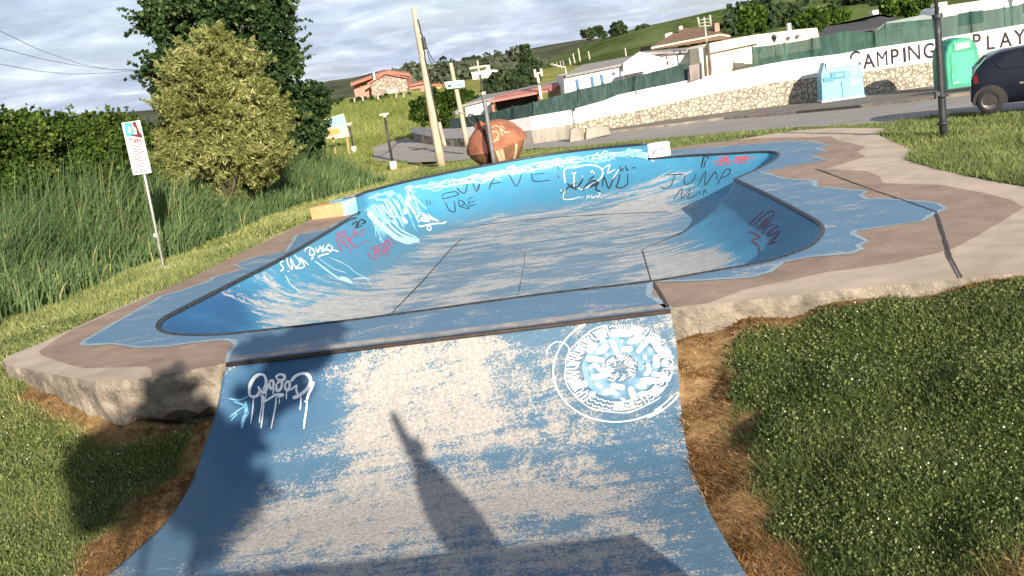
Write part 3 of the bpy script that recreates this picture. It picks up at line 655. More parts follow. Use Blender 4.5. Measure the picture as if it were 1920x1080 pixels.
smk = [(Ct(p), wd) for p, wd in [([(0,560),(120,580),(200,560),(270,520)], 3), ([(60,600),(180,640),(240,700)], 4), ([(0,820),(120,720),(240,650)], 2.4), ([(170,960),(200,820),(260,740)], 7), ([(220,600),(240,800)], 6), ([(20,860),(110,760)], 3)]]
marks('pale_spray_smudge', smk, M_cyan2, BVH_RAMP, ramp)
# round emblem of white blocks and squiggles
cx, cy, rx, ry, ro = 1163, 690, 126, 101, math.radians(-9)
def pol(r, th): 
    a_, b_ = r*rx*math.cos(th), r*ry*math.sin(th); return (cx + a_*math.cos(ro)-b_*math.sin(ro), cy + a_*math.sin(ro)+b_*math.cos(ro))
ring = [([pol(1.0, t) for t in np.linspace(1.02, 5.1, 60)], 3.0), ([pol(.83+.01*math.sin(t*9), t) for t in np.linspace(.9, 4.6, 46)], 1.8), ([pol(1.04, t) for t in np.linspace(.7, 1.3, 12)], 3.4), ([pol(.97, t) for t in np.linspace(.75, 1.15, 10)], 2.2),
        (Cm([(25,440),(30,390),(90,340),(150,345),(190,380),(195,430),(180,470)]), 1.8)]
rg = random.Random(11); th = 0
while th < 2*math.pi:
    kind = rg.random(); wdt = rg.uniform(.10, .17)
    if kind < .4:
        for k in range(3): ring.append(([pol(.62+.0*k, th+wdt*k/3), pol(.71, th+wdt*(k/3+.25)), pol(.80, th+wdt*k/3)], 1.9))
    elif kind < .7:
        for k in range(3): ring.append(([pol(.63+.07*k, th), pol(.65+.07*k, th+wdt*.5), pol(.62+.07*k, th+wdt*.9)], 2.0))
    else:
        ring.append(([pol(.61, th), pol(.80, th+wdt*.2), pol(.80, th+wdt*.6), pol(.68, th+wdt*.6), pol(.64, th+wdt*.9)], 2.0))
        ring.append(([pol(.72, th+wdt*.4), pol(.73, th+wdt*.45)], 3.2))
    th += wdt
for k in range(34):
    t = k/34*2*math.pi; r0 = rg.uniform(.08, .17); ring.append(([pol(r0, t), pol(r0+.05, t+rg.uniform(-.3, .5)), pol(rg.uniform(.2, .26), t+.15)], 1.7))
ring.append(([pol(.275+.012*math.sin(5*t), t) for t in np.linspace(0, 6.0, 30)], 2.0))
marks('emblem_wash', [([pol(r_, t) for t in np.linspace(0, 6.27, 40)], 12.5) for r_ in (.32,.42,.52)], mat('pale blue paint wash', (.22,.36,.47), (.10,.21,.32), scale=7, rough=.7, lo=.4, hi=.6), BVH_RAMP, ramp, None, 90)
marks('emblem_linework', ring, M_white, BVH_RAMP, ramp, 'white ring of squiggles around the emblem', 60)
blocks = []
bl_px = [([(505,285),(590,270),(680,275)], 13), ([(520,330),(545,370),(570,430)], 12), ([(410,430),(500,365)], 11), ([(340,420),(410,350)], 12), ([(440,320),(480,330)], 13), ([(650,345),(770,300)], 11), ([(725,425),(770,370),(830,300)], 13), ([(830,310),(880,370),(915,440)], 13), ([(600,400),(690,390)], 10), ([(600,335),(612,340)], 13), ([(330,470),(470,480)], 10), ([(345,545),(400,520),(440,560),(490,545)], 8), ([(365,620),(520,590)], 11), ([(420,690),(440,670)], 17), ([(310,640),(330,690)], 12), ([(350,740),(400,750)], 9), ([(450,740),(520,725),(575,750)], 10), ([(520,680),(630,695)], 12), ([(665,690),(690,740),(710,790)], 12), ([(750,640),(850,645),(930,640)], 11), ([(800,510),(820,560),(780,600)], 10), ([(870,440),(885,540)], 11), ([(840,590),(960,600)], 10), ([(730,750),(800,740),(880,710)], 9), ([(820,400),(840,405)], 11), ([(935,480),(940,530)], 10), ([(720,680),(800,690)], 9), ([(600,780),(640,800)], 7), ([(480,440),(500,440)], 9), ([(775,460),(800,455)], 12)]
bl_px += [([pol_(r_, t) for t in np.linspace(0, 6.2, 26)], 7) for r_ in ()]
blocks = [(Cm(p), wd) for p, wd in bl_px]
s_ = MB()
for p, wd in blocks: stroke(s_, p, wd, BVH_RAMP, off=.006)
s_.build('emblem_blocks', mat('white block paint', (.80,.83,.84), (.50,.66,.76), scale=3.2, rough=.6, lo=.4, hi=.66), ramp, recalc=False)['label'] = 'white and pale blue blocks inside the round emblem'

# ------------------------------------------------------------------ fast meshes made of many small faces
def fastmesh(name, verts, k, m, tint=None, parent=None, smooth=False):
    """verts (n*k,3): n separate faces of k corners"""
    me = D.meshes.new(name); nv = len(verts); nf = nv//k
    me.vertices.add(nv); me.vertices.foreach_set('co', np.asarray(verts, np.float32).ravel())
    me.loops.add(nv); me.loops.foreach_set('vertex_index', np.arange(nv, dtype=np.int32))
    me.polygons.add(nf); me.polygons.foreach_set('loop_start', np.arange(0, nv, k, dtype=np.int32)); me.polygons.foreach_set('loop_total', np.full(nf, k, np.int32))
    me.update(calc_edges=True)
    if tint is not None:
        a_ = me.attributes.new('tint', 'FLOAT', 'POINT'); a_.data.foreach_set('value', np.repeat(np.asarray(tint, np.float32), k))
    me.materials.append(m)
    return link(name, me, parent)
def leaves(centers, size, aspect=1.5, up_bias=0.0):
    """diamond leaves of random attitude: returns (n*4,3)"""
    n = len(centers); a_ = RNG.normal(size=(n, 3)); a_[:, 2] += up_bias; a_ /= np.linalg.norm(a_, axis=1)[:, None]
    b_ = RNG.normal(size=(n, 3)); b_ -= a_*(a_*b_).sum(1)[:, None]; b_ /= np.linalg.norm(b_, axis=1)[:, None]
    s = (np.asarray(size)*RNG.uniform(.65, 1.3, n))[:, None]
    return np.stack([centers+a_*s*aspect*.5, centers+b_*s*.5, centers-a_*s*aspect*.5, centers-b_*s*.5], 1).reshape(-1, 3)
def clump_points(bl, n, shell=.55, seed=0, sub=9, subr=.34):
    """points in the outer layers of ellipsoids, gathered into sub-clumps so that gaps and lumps appear"""
    r = np.random.default_rng(seed); out = []
    vol = np.array([b[3]*b[4]*b[5] for b in bl])**.75; cnt = (n*vol/vol.sum()).astype(int)
    for (x, y, z, a_, b_, c_), k in zip(bl, cnt):
        d = r.normal(size=(max(4, int(sub)), 3)); d /= np.linalg.norm(d, axis=1)[:, None]
        rad = r.uniform(shell, 1.0, len(d))[:, None]; cc = d*rad*np.array([a_, b_, c_])
        pick = r.integers(0, len(cc), k)
        p = r.normal(size=(k, 3)); p /= np.linalg.norm(p, axis=1)[:, None]; p *= (r.random((k, 1))**.45)*subr*np.array([a_, b_, c_])*r.uniform(.7, 1.35, (len(cc), 1))[pick]
        out.append(cc[pick]+p+np.array([x, y, z]))
    return np.concatenate(out)

# ------------------------------------------------------------------ ground
road_near_px = [(700,302),(760,306),(860,302),(1000,279),(1150,269),(1300,256),(1440,244),(1560,238),(1660,233),(1740,222),(1800,216),(1920,213)]
road_far_px = [(2150,138),(1920,168),(1833,177),(1755,187),(1622,202),(1500,213),(1361,224),(1250,238),(1147,250),(1000,270),(871,277),(777,266),(764,258),(700,276)]
GROAD = lambda px, py: None
def at_ground(px, py):
    """point of the far, y-dependent ground under a pixel"""
    v = ray(px, py); z = -.6
    for _ in range(30):
        p = CAMP + v*((z-CAM_H)/v.z); z = .5*z + .5*GZ(p.y)
    p = CAMP + v*((z-CAM_H)/v.z); p.z = GZ(p.y); return p
road_near = [at_ground(*q) for q in road_near_px]; road_far = [at_ground(*q) for q in road_far_px]
road_near += [Vector((road_near[-1].x+25, road_near[-1].y-3, 0))]; road_far[0] = Vector((road_near[-1].x+4, road_far[1].y-1.5, 0))
road_poly = road_near + road_far
ctrl_px = [(1300,612,-.2),(1400,594,-.17),(1600,562,-.1),(1920,530,-.05),(1290,645,-.38),(1300,700,-.6),(1310,760,-.78),(1320,850,-.9),(1350,950,-.96),(1420,1075,-.97),(1400,700,-.5),(1500,800,-.62),(1600,700,-.4),(1900,700,-.28),(1900,1000,-.7),(1700,1070,-.88),(1700,850,-.58),(1400,900,-.85),
  (0,690,-.15),(60,706,-.2),(130,727,-.26),(200,748,-.34),(280,768,-.42),(330,790,-.58),(390,800,-.78),(350,900,-.92),(250,1000,-.97),(170,1080,-.98),(100,1000,-.85),(100,850,-.6),(0,800,-.4),(0,1000,-.78),(200,850,-.66),
  (583,408,-.03),(450,470,-.03),(350,520,-.03),(150,606,-.03),(0,668,-.05),(307,503,-.12),(0,615,-.2),(150,555,-.22),(420,452,-.22),(560,393,-.2),(720,330,-.15),(900,313,.0),(1000,293,0),(1150,280,0),(1700,312,-.005),(1900,345,-.005),(1770,258,-.03),(1300,266,-.03),(1650,255,-.02),(1920,240,-.04)]
ctrl = [(*at(x, y, z)[:2], z) for x, y, z in ctrl_px] + [(-10,12,-.6),(-9,18,-.6),(-8,22,-.5),(-14,25,-.9),(-14,10,-.8),(-20,20,-1),(0,2,-.98),(-5,3,-.97),(5,2,-.9),(9,6,-.6),(14,9,-.3),(14,14,-.1),(-9,8,-.6),(0,-4,-1),(12,-2,-.8),(-12,0,-1)]
for t in np.linspace(.35, S_END, 12):
    for e_, sg in ((ledge(t), -1), (redge(t), 1)):
        p = RL + rd*(e_+sg*.03) + rn*t; ctrl.append((p.x, p.y, rprof(t)-(.03 if t > .9 else .05+.12*(sg < 0))))
ctrl = np.array(ctrl)
def ground_z(x, y):
    x = np.asarray(x, float); y = np.asarray(y, float)
    far = np.interp(y, [0, 20, 28, 34, 42, 48, 60, 115, 150, 3000], [0, -.02, -.22, -.55, -.93, -1.0, -.95, 1.65, 2.2, 2.2])
    z = np.zeros_like(x); wsum = np.zeros_like(x)
    near = (y < 27) & (np.abs(x) < 40) & (y > -15)
    xn, yn = x[near], y[near]; zn = np.zeros_like(xn); wn = np.zeros_like(xn)
    for cx_, cy_, cz_ in ctrl:
        w_ = 1/((xn-cx_)**2+(yn-cy_)**2+.03)**1.8; zn += w_*cz_; wn += w_
    zz = far.copy(); zz[near] = zn/wn
    b_ = np.clip((y-21)/5, 0, 1)*1.0; b_ = np.where(np.abs(x) > 25, np.maximum(b_, np.clip((np.abs(x)-25)/14, 0, 1)), b_)
    zz = zz*(1-b_)+far*b_
    zz += (.035*(vnoise(x, y, .9, 1)-.5)+.02*(vnoise(x, y, 2.7, 2)-.5))*np.clip(1-(y-30)/20, .3, 1)
    return zz
deck2d = [(p.x, p.y) for p in outer] + [(p.x, p.y) for p in [wr[1]+Vector((.4, .3, 0))]] + [(p.x, p.y) for p in backp[::-1]] 
ramp2d = [xy(RL + rd*ledge(t) + rn*t) for t in np.linspace(0, S_END, 20)] + [xy(RL + rd*redge(t) + rn*t) for t in np.linspace(S_END, 0, 20)]
road2d = [xy(p) for p in road_poly]
def spaced(lo, hi, step, far_lo, far_hi, g=1.22):
    a_ = list(np.arange(lo, hi+1e-6, step)); s = step; v = hi
    while v < far_hi: s *= g; v += s; a_.append(v)
    s = step; v = lo
    while v > far_lo: s *= g; v -= s; a_.insert(0, v)
    return np.array(a_)
gx = spaced(-13, 15, .16, -900, 900); gy = spaced(3, 30, .16, -60, 1500)
GX, GY = np.meshgrid(gx, gy); X = GX.ravel(); Y = GY.ravel(); Zg = ground_z(X, Y)
ind = inpoly(X, Y, deck2d); dd = polydist(X, Y, deck2d)
Zg = np.where(ind, np.minimum(Zg, -.07), Zg); Zg = np.where(ind & (dd > .24), -1.9, Zg)
inr = inpoly(X, Y, ramp2d); dr = polydist(X, Y, ramp2d)
srel = (X-RL.x)*rn.x+(Y-RL.y)*rn.y
Zr = np.array([rprof(max(0, min(S_END, s_))) for s_ in srel])
Zg = np.where(inr, np.minimum(Zg, Zr-.06), Zg); Zg = np.where(inr & (dr > .24), np.minimum(Zg, Zr-.5), Zg)
inro = inpoly(X, Y, road2d); dro = polydist(X, Y, road2d)
Zg = np.where(inro & (dro > .12), Zg-.12, Zg)
# eroded hollow under the left end of the slab
nx_ = len(gx); ny_ = len(gy)
idx = np.arange(nx_*ny_).reshape(ny_, nx_)
quads = np.stack([idx[:-1, :-1], idx[:-1, 1:], idx[1:, 1:], idx[1:, :-1]], -1).reshape(-1, 4)
me = D.meshes.new('ground'); me.from_pydata(np.stack([X, Y, Zg], 1).tolist(), [], quads.tolist())
me.polygons.foreach_set('use_smooth', [True]*len(quads))
def straw_mask(x, y):
    d1 = polydist(x, y, ramp2d); d2 = polydist(x, y, [xy(p) for p in outer[10:22]], closed=False)
    wv = .40+.35*(vnoise(x, y, 1.1, 4)-.5)+.3*(vnoise(x, y, 3.1, 5)-.5)
    near_front = (y < 12.5)
    m1 = np.clip((wv*1.15-d1)/.18, 0, 1); m2 = np.clip((wv*.62-d2)/.15, 0, 1)*np.clip((9.5-x)/5, 0, 1)
    m3 = np.clip((.55-np.abs(y-4.55-.15*x))/.3, 0, 1)*np.clip((x-1.2)/.6, 0, 1)*.7
    return np.where(near_front, np.maximum(np.maximum(m1, m2), m3), 0)
attr(me, 'straw', straw_mask(X, Y)); attr(me, 'far', np.clip((Y-24)/20, 0, 1))
m, nt, p = newmat('turf soil'); p.inputs['Roughness'].default_value = 1; p.inputs['Specular IOR Level'].default_value = .05
tc = N(nt, 'ShaderNodeTexCoord'); n = N(nt, 'ShaderNodeTexNoise', i_Scale=9.0, i_Detail=8.0, i_Roughness=.7); L(nt, tc, 'Object', n, 'Vector')
nL = N(nt, 'ShaderNodeTexNoise', i_Scale=.16, i_Detail=6.0, i_Roughness=.65); L(nt, tc, 'Object', nL, 'Vector')
def ramp2(nt, src, c1, c2, lo=.35, hi=.65):
    r = N(nt, 'ShaderNodeValToRGB'); e = r.color_ramp.elements; e[0].position = lo; e[0].color = (*c1, 1); e[1].position = hi; e[1].color = (*c2, 1); L(nt, src, 'Fac', r, 0); return r
g1 = ramp2(nt, n, (.030,.045,.012), (.085,.115,.028)); g2 = ramp2(nt, n, (.16,.10,.045), (.34,.22,.11)); g3 = ramp2(nt, nL, (.17,.185,.04), (.31,.29,.09))
sa = N(nt, 'ShaderNodeAttribute', attribute_name='straw'); fa = N(nt, 'ShaderNodeAttribute', attribute_name='far')
m1 = N(nt, 'ShaderNodeMix', data_type='RGBA'); L(nt, sa, 'Fac', m1, 0); L(nt, g1, 0, m1, 6); L(nt, g2, 0, m1, 7)
m2 = N(nt, 'ShaderNodeMix', data_type='RGBA'); L(nt, fa, 'Fac', m2, 0); L(nt, m1, 2, m2, 6); L(nt, g3, 0, m2, 7); L(nt, m2, 2, p, 'Base Color')
bp = N(nt, 'ShaderNodeBump', i_Strength=1.0, i_Distance=.03); L(nt, n, 'Fac', bp, 'Height'); L(nt, bp, 0, p, 'Normal')
me.materials.append(m)
ground = struct('ground', link('ground', me))

# roads: sheets following the far ground
def drape(name, poly, dz, m, step=1.5):
    xs = [p.x for p in poly]; ys = [p.y for p in poly]
    bm = bmesh.new(); vs = [bm.verts.new((p.x, p.y, 0)) for p in poly]
    for t in tessellate_polygon([[Vector((p.x, p.y, 0)) for p in poly]]): 
        try: bm.faces.new([vs[i] for i in t])
        except ValueError: pass
    y = min(ys)
    while y < max(ys):
        bmesh.ops.bisect_plane(bm, geom=bm.verts[:]+bm.edges[:]+bm.faces[:], plane_co=(0, y, 0), plane_no=(0, 1, 0)); y += step
    arr = np.array([[v.co.x, v.co.y] for v in bm.verts])
    zz = np.interp(arr[:, 1], [0, 20, 28, 34, 42, 48, 60, 115, 150, 3000], [0, -.02, -.22, -.55, -.93, -1.0, -.95, 1.65, 2.2, 2.2])
    for v, z in zip(bm.verts, zz): v.co.z = z+dz
    bmesh.ops.recalc_face_normals(bm, faces=bm.faces)
    if sum(f.normal.z for f in bm.faces) < 0: bmesh.ops.reverse_faces(bm, faces=bm.faces)
    me = D.meshes.new(name); bm.to_mesh(me); bm.free(); me.materials.append(m); return struct(name, link(name, me))
M_road = mat('worn light asphalt', (.285,.265,.245), (.34,.315,.29), scale=.6, bump=.004, bscale=40, rough=.95, stretch=(.5,1.6,1), grain=.2)
M_side = mat('dark asphalt pavement', (.13,.118,.105), (.19,.17,.15), scale=1.2, bump=.004, bscale=40, rough=.95, stretch=(.4,1.5,1))
M_kerb = mat('dusty kerb stone', (.28,.24,.20), (.16,.135,.115), scale=2.5, rough=.9)
drape('road', road_poly, .02, M_road)
curb_px = [(1920,168),(1833,177),(1755,187),(1622,202),(1500,213),(1361,224),(1250,238),(1147,250)]
curb = [at_ground(*q) for q in curb_px]; curb = [Vector((curb[0].x+14, curb[0].y-1.2, 0))] + curb
wallbase_px = [(1920,151),(1761,167),(1633,178),(1545,188),(1455,198),(1361,211),(1222,236),(1139,248)]
wallbase = [at_ground(*q) for q in wallbase_px]; wallbase = [Vector((wallbase[0].x+14, wallbase[0].y-.5, 0))] + wallbase
side_poly = curb + [p + Vector((0, .5, 0)) for p in wallbase[::-1]]
sp = drape('pavement', side_poly, .13, M_side)
km = MB(); kn = [p for p in resample([(p.x, p.y, 0) for p in curb], 2.0)]
for a_, b_ in zip(kn, kn[1:]):
    d_ = unit(b_-a_); n_ = Vector((d_.y, -d_.x, 0))
    if n_.y > 0: n_ = -n_
    q = [a_, b_, b_+n_*.18, a_+n_*.18]; za, zb = GZ(a_.y)+.145, GZ(b_.y)+.145
    km.prism([(v.x, v.y) for v in q], [za-.3, zb-.3, zb-.3, za-.3], [za, zb, zb-.01, za-.01])
struct('kerb', km.build('kerb', M_kerb))

# ------------------------------------------------------------------ grass
M_grass = leafmat('grass blades', (.040,.074,.026), (.30,.345,.13), trans=.38, c3=(.48,.46,.19))
M_straw = leafmat('dry straw', (.05,.028,.010), (.40,.225,.095), trans=.25, c3=(.64,.44,.24))
M_flower = plain('white clover flowers', (.75,.75,.66), rough=.8)
def scatter(n, x0, x1, y0, y1, keep):
    x = RNG.uniform(x0, x1, n); y = RNG.uniform(y0, y1, n)
    k = keep(x, y); return x[k], y[k]
def onturf(x, y):
    k = ~(inpoly(x, y, deck2d) | inpoly(x, y, ramp2d) | inpoly(x, y, road2d))
    z = np.zeros_like(x)-.4; qx, qy = proj(np.stack([x, y, z], 1)); 
    return k & (qx > -520) & (qx < 2700) & (qy > 60) & (qy < 1320)
def blades(x, y, h, wd, lean, seg2=False):
    n = len(x); z = ground_z(x, y)-.012; th = RNG.uniform(0, 2*math.pi, n); dx, dy = np.cos(th)*wd/2, np.sin(th)*wd/2
    la = RNG.uniform(0, 2*math.pi, n); lx, ly = np.cos(la)*lean*h, np.sin(la)*lean*h
    P = np.stack([x, y, z], 1); dv = np.stack([dx, dy, dx*0], 1); T = P + np.stack([lx, ly, h], 1)
    return np.stack([P-dv, P+dv, T], 1).reshape(-1, 3)
gv, gt, sv, st = [], [], [], []
for (y0, y1, dens) in ((4.2, 6.5, 6500), (6.5, 9, 4200), (9, 13, 2300), (13, 19, 1100), (19, 27, 520), (27, 44, 170)):
    x0, x1 = (-14, 18) if y1 < 19 else (-18, 30)
    wdt = y1*.9
    x0 = max(x0, -wdt); x1 = min(x1, wdt+1)
    x, y = scatter(int(dens*(x1-x0)*(y1-y0)), x0, x1, y0, y1, onturf)
    sm = straw_mask(x, y); iss = RNG.random(len(x)) < sm
    k = ~iss; xg, yg = x[k], y[k]; dist = np.hypot(xg, yg)
    sc = np.clip(dist/9, .9, 3.2)
    h = RNG.uniform(.035, .085, len(xg))*np.clip(sc, 1, 1.35)*(.7+.6*vnoise(xg, yg, 2.2, 8))*np.where(RNG.random(len(xg)) < .05, 1.7, 1); wd = RNG.uniform(.006, .014, len(xg))*sc
    gv.append(blades(xg, yg, h, wd, RNG.uniform(.2, 1.0, len(xg))))
    bright = np.clip((yg-9.5)/5, 0, 1)*.30 + np.where(xg < -3.2, .26, 0)
    t = .02+.55*RNG.random(len(xg))**1.5+.30*(vnoise(xg, yg, 1.3, 11)-.45)+.22*(vnoise(xg, yg, .45, 12)-.5)+bright + .25*sm[k]
    gt.append(np.clip(t, 0, 1))
    xs_, ys_ = x[iss], y[iss]
    xs_ = np.concatenate([xs_, xs_+RNG.normal(0,.03,len(xs_))]); ys_ = np.concatenate([ys_, ys_+RNG.normal(0,.03,len(ys_))]); h = RNG.uniform(.010, .05, len(xs_)); sv.append(blades(xs_, ys_, h, RNG.uniform(.006, .013, len(xs_)), RNG.uniform(.8, 3.2, len(xs_)))); st.append(np.clip(RNG.random(len(xs_))**1.3+.4*(vnoise(xs_, ys_, 2.5, 3)-.5), 0, 1))
tag(fastmesh('grass', np.concatenate(gv), 3, M_grass, np.concatenate(gt)), 'short green grass of the lawns around the skate bowl', 'grass', kind='stuff')
tag(fastmesh('dry_straw', np.concatenate(sv), 3, M_straw, np.concatenate(st)), 'dry brown straw grass along the ramp edges', 'dry grass', kind='stuff')
cl, ct = [], []
for (y0, y1, dens, sz) in ((4.2, 7, 3200, .018), (7, 10, 2200, .022), (10, 14, 1000, .028)):
    x, y = scatter(int(dens*22*(y1-y0)), -9, 13, y0, y1, onturf); k = (straw_mask(x, y) < .35) & (RNG.random(len(x)) < .25+.9*vnoise(x, y, 1.1, 41)); x, y = x[k], y[k]
    c = np.stack([x, y, ground_z(x, y)+RNG.uniform(.015, .06, len(x))], 1); cl.append(leaves(c, sz, 1.1, 1.0)); ct.append(np.clip(.05+.75*RNG.random(len(x))**1.3+.3*(vnoise(x, y, 1.6, 43)-.5), 0, .95))
tag(fastmesh('clover', np.concatenate(cl), 4, M_grass, np.concatenate(ct)), 'small round clover leaves growing through the front lawn', 'clover', kind='stuff')
x, y = scatter(5200, -7, 9, 4.3, 14, onturf); k = (straw_mask(x, y) < .2) & (vnoise(x, y, .8, 21) > .38); x, y = x[k], y[k]
c = np.stack([x, y, ground_z(x, y)+RNG.uniform(.03, .07, len(x))], 1)
tag(fastmesh('clover_flowers', leaves(c, .013, 1.0, .8), 4, M_flower), 'tiny white clover flowers dotted over the lawn', 'flowers', kind='stuff')
print('GRASS', sum(len(g) for g in gv)//3, sum(len(g) for g in sv)//3)

# ------------------------------------------------------------------ reeds
M_reed = leafmat('reed blades', (.04,.085,.034), (.20,.29,.12), trans=.4, c3=(.42,.42,.18))
M_bramble = leafmat('bramble leaves', (.012,.026,.008), (.04,.065,.018), trans=.2)
reed_edge = [at(*q, -.25) for q in [(-160,672),(0,612),(100,572),(200,532),(290,492),(420,449),(560,392),(640,360),(716,322)]]
re = resample(reed_edge, .1)
nb = 30000
i = RNG.integers(0, len(re)-1, nb); off = RNG.random(nb)**1.3*6.5
P0 = np.array([tuple(p) for p in re]); T0 = np.gradient(P0, axis=0); T0 /= np.linalg.norm(T0[:, :2], axis=1)[:, None]; NL_ = np.stack([-T0[:, 1], T0[:, 0]], 1)
bx = P0[i, 0]+NL_[i, 0]*off+RNG.normal(0, .15, nb); by = P0[i, 1]+NL_[i, 1]*off+RNG.normal(0, .15, nb)
tt = i/len(re)
hh = np.interp(off, [0, .6, 1.6, 3, 7], [.45, .85, 1.35, 1.75, 2.0])*RNG.uniform(.75, 1.15, nb)*(.75+.5*vnoise(bx, by, .7, 31))*np.interp(tt, [0,.5,.8,1], [1.12, 1.15, 1.12, 1.0])
bz = ground_z(bx, by)-.03; hh *= np.where(vnoise(bx, by, 1.7, 36) < .36, .55, 1.0)*RNG.uniform(.7, 1.12, nb); wd = RNG.uniform(.014, .034, nb); th = RNG.uniform(0, 2*math.pi, nb); la = .6+RNG.normal(0, .9, nb)+3.0*(vnoise(bx, by, .6, 35)-.5); ln = RNG.uniform(.06, 1.0, nb)**1.4*.85*hh
rows_ = []
for f_, wf in ((0, .8), (.35, 1), (.7, .8), (1, .12)):
    cx_ = bx+np.cos(la)*ln*f_**2; cy_ = by+np.sin(la)*ln*f_**2; cz_ = bz+hh*f_*(1-.12*f_**2*ln/hh)
    dv = np.stack([np.cos(th)*wd*wf/2, np.sin(th)*wd*wf/2, 0*wd], 1); c = np.stack([cx_, cy_, cz_], 1)
    rows_.append((c-dv, c+dv))
rv = np.concatenate([np.stack([rows_[k][0], rows_[k][1], rows_[k+1][1], rows_[k+1][0]], 1) for k in range(3)], 0).reshape(-1, 3)
rt_ = np.clip(.15+.5*RNG.random(nb)+.5*(vnoise(bx, by, .8, 33)-.45)+np.where(RNG.random(nb) < .08, .6, 0), 0, 1)
tag(fastmesh('reeds', rv, 4, M_reed, np.tile(rt_, 3)), 'tall green reed bed along the left side of the lawn', 'reeds', kind='stuff')
nb = 9000
i = RNG.integers(0, len(re)-1, nb); off = RNG.random(nb)*1.6-.05
bx = P0[i, 0]+NL_[i, 0]*off; by = P0[i, 1]+NL_[i, 1]*off
c = np.stack([bx, by, ground_z(bx, by)+RNG.random(nb)**1.5*np.interp(off, [0,.5,1.6], [.12,.35,.6])], 1)
tag(fastmesh('brambles', leaves(c, .055, 1.4), 4, M_bramble, RNG.random(nb)), 'low dark brambles at the foot of the reed bed', 'brambles', kind='stuff')

# ------------------------------------------------------------------ trees and shrubs on the left
M_bark = mat('grey brown bark', (.12,.095,.07), (.06,.048,.036), scale=9, bump=.02, stretch=(1,1,.25), rough=.95)
M_dark = leafmat('dark poplar leaves', (.014,.034,.014), (.055,.095,.034), trans=.25, c3=(.11,.16,.06))
M_willow = leafmat('pale willow leaves', (.13,.15,.042), (.37,.385,.14), trans=.45, c3=(.55,.53,.25))
M_hedge = leafmat('hedge leaves', (.016,.036,.008), (.075,.12,.024), trans=.25, c3=(.16,.21,.05))
def blob(px, py, r, Yd, ry=None, rz=None):
    c = atY(px, py, Yd); k = Yd/F_PX; return (c.x, c.y, c.z, r*k, (ry or r)*k, (rz or r)*k)
def limb(mb, a_, b_, r0, r1, bend=.15, n=6):
    a_ = Vector(a_); b_ = Vector(b_); o = Vector((random.uniform(-1, 1), random.uniform(-1, 1), 0))*bend*(b_-a_).length
    pts = [a_.lerp(b_, k/n)+o*math.sin(math.pi*k/n) for k in range(n+1)]; mb.tube(pts, [r0+(r1-r0)*k/n for k in range(n+1)], 7)
def shoots(bl, n, ln, per, seed, upw=.7):
    """points along thin leafy shoots that stick out of the crown"""
    r = np.random.default_rng(seed); B = np.array(bl); k = r.integers(0, len(B), n); d = r.normal(size=(n, 3)); d[:, 2] = np.abs(d[:, 2])*.9+.1; d /= np.linalg.norm(d, axis=1)[:, None]
    st_ = B[k, :3]+d*B[k, 3:]*r.uniform(.72, 1.0, (n, 1)); dr = d*.7+np.array([0, 0, upw])+r.normal(size=(n, 3))*.3; dr /= np.linalg.norm(dr, axis=1)[:, None]
    L_ = r.uniform(.4, 1.0, (n, 1))*ln; t = r.random((n, per)); 
    p = st_[:, None, :]+dr[:, None, :]*(t*L_)[:, :, None]+r.normal(size=(n, per, 3))*.025*ln*(1.4-t)[:, :, None]*2
    p[:, :, 2] -= .18*ln*(t**2)
    return p.reshape(-1, 3)
def tree(name, label, cat, base, bl, nleaf, size, m, aspect=1.5, trunk_r=.14, shell=.5, sub=14, subr=.36, group=None, nlimb=7, seed=0, trunk_top=None, up_bias=0, fill=.25, sh=None):
    t = thing(name, label, cat, base, group)
    mb = MB(); base = Vector(base); cen = np.array([b[:3] for b in bl]).mean(0); top = Vector(trunk_top) if trunk_top else Vector((cen[0], cen[1], cen[2]))
    limb(mb, base-Vector((0, 0, .2)), top, trunk_r, trunk_r*.4, .04, 8)
    for k in range(min(nlimb, len(bl))):
        f_ = .3+.5*k/max(1, nlimb); limb(mb, base.lerp(top, f_), bl[k][:3], trunk_r*.5, trunk_r*.12, .12)
    mb.build('trunk', M_bark, t)
    c = clump_points(bl, int(nleaf*(1-fill)), shell, seed, sub, subr)
    c2 = clump_points(bl, int(nleaf*fill), .15, seed+50, sub*2, .3); c = np.concatenate([c, c2] + ([shoots(bl, *sh)] if sh else []))
    tv = np.clip(.5+.33*RNG.normal(size=len(c))+.5*(vnoise(c[:, 0]*1.3+c[:, 1], c[:, 2]*1.3, .9, seed)-.5), 0, 1)
    fastmesh('crown', leaves(c, size, aspect, up_bias), 4, m, tv, t)
    return t
Yd = 33
bl_ = [blob(418+(q[0]-418)*.88, q[1], q[2]*.86, Yd+random.uniform(-1, 1)) for q in [(400,-60,115),(300,-30,60),(500,-10,70),(290,40,45),(340,60,70),(440,50,100),(520,75,52),(300,120,36),(350,130,60),(440,140,95),(530,135,55),(560,110,26),(300,170,34),(350,200,60),(450,220,100),(540,210,55),(570,190,30),(590,240,50),(610,200,34),(520,290,70),(600,290,38),(625,205,22),(555,45,16),(258,55,16),(420,-160,110),(275,145,18)]]
tree('poplar_tree', 'tall dark green broadleaf tree rising out of the frame behind the pale willow', 'tree', (atY(470,360,Yd).x, Yd, -.9), bl_, 90000, .115, M_dark, 1.3, .28, .55, 44, .23, seed=1, sh=(420, .9, 26, 4, .3), trunk_top=tuple(atY(430,-40,Yd)))
Yd = 25
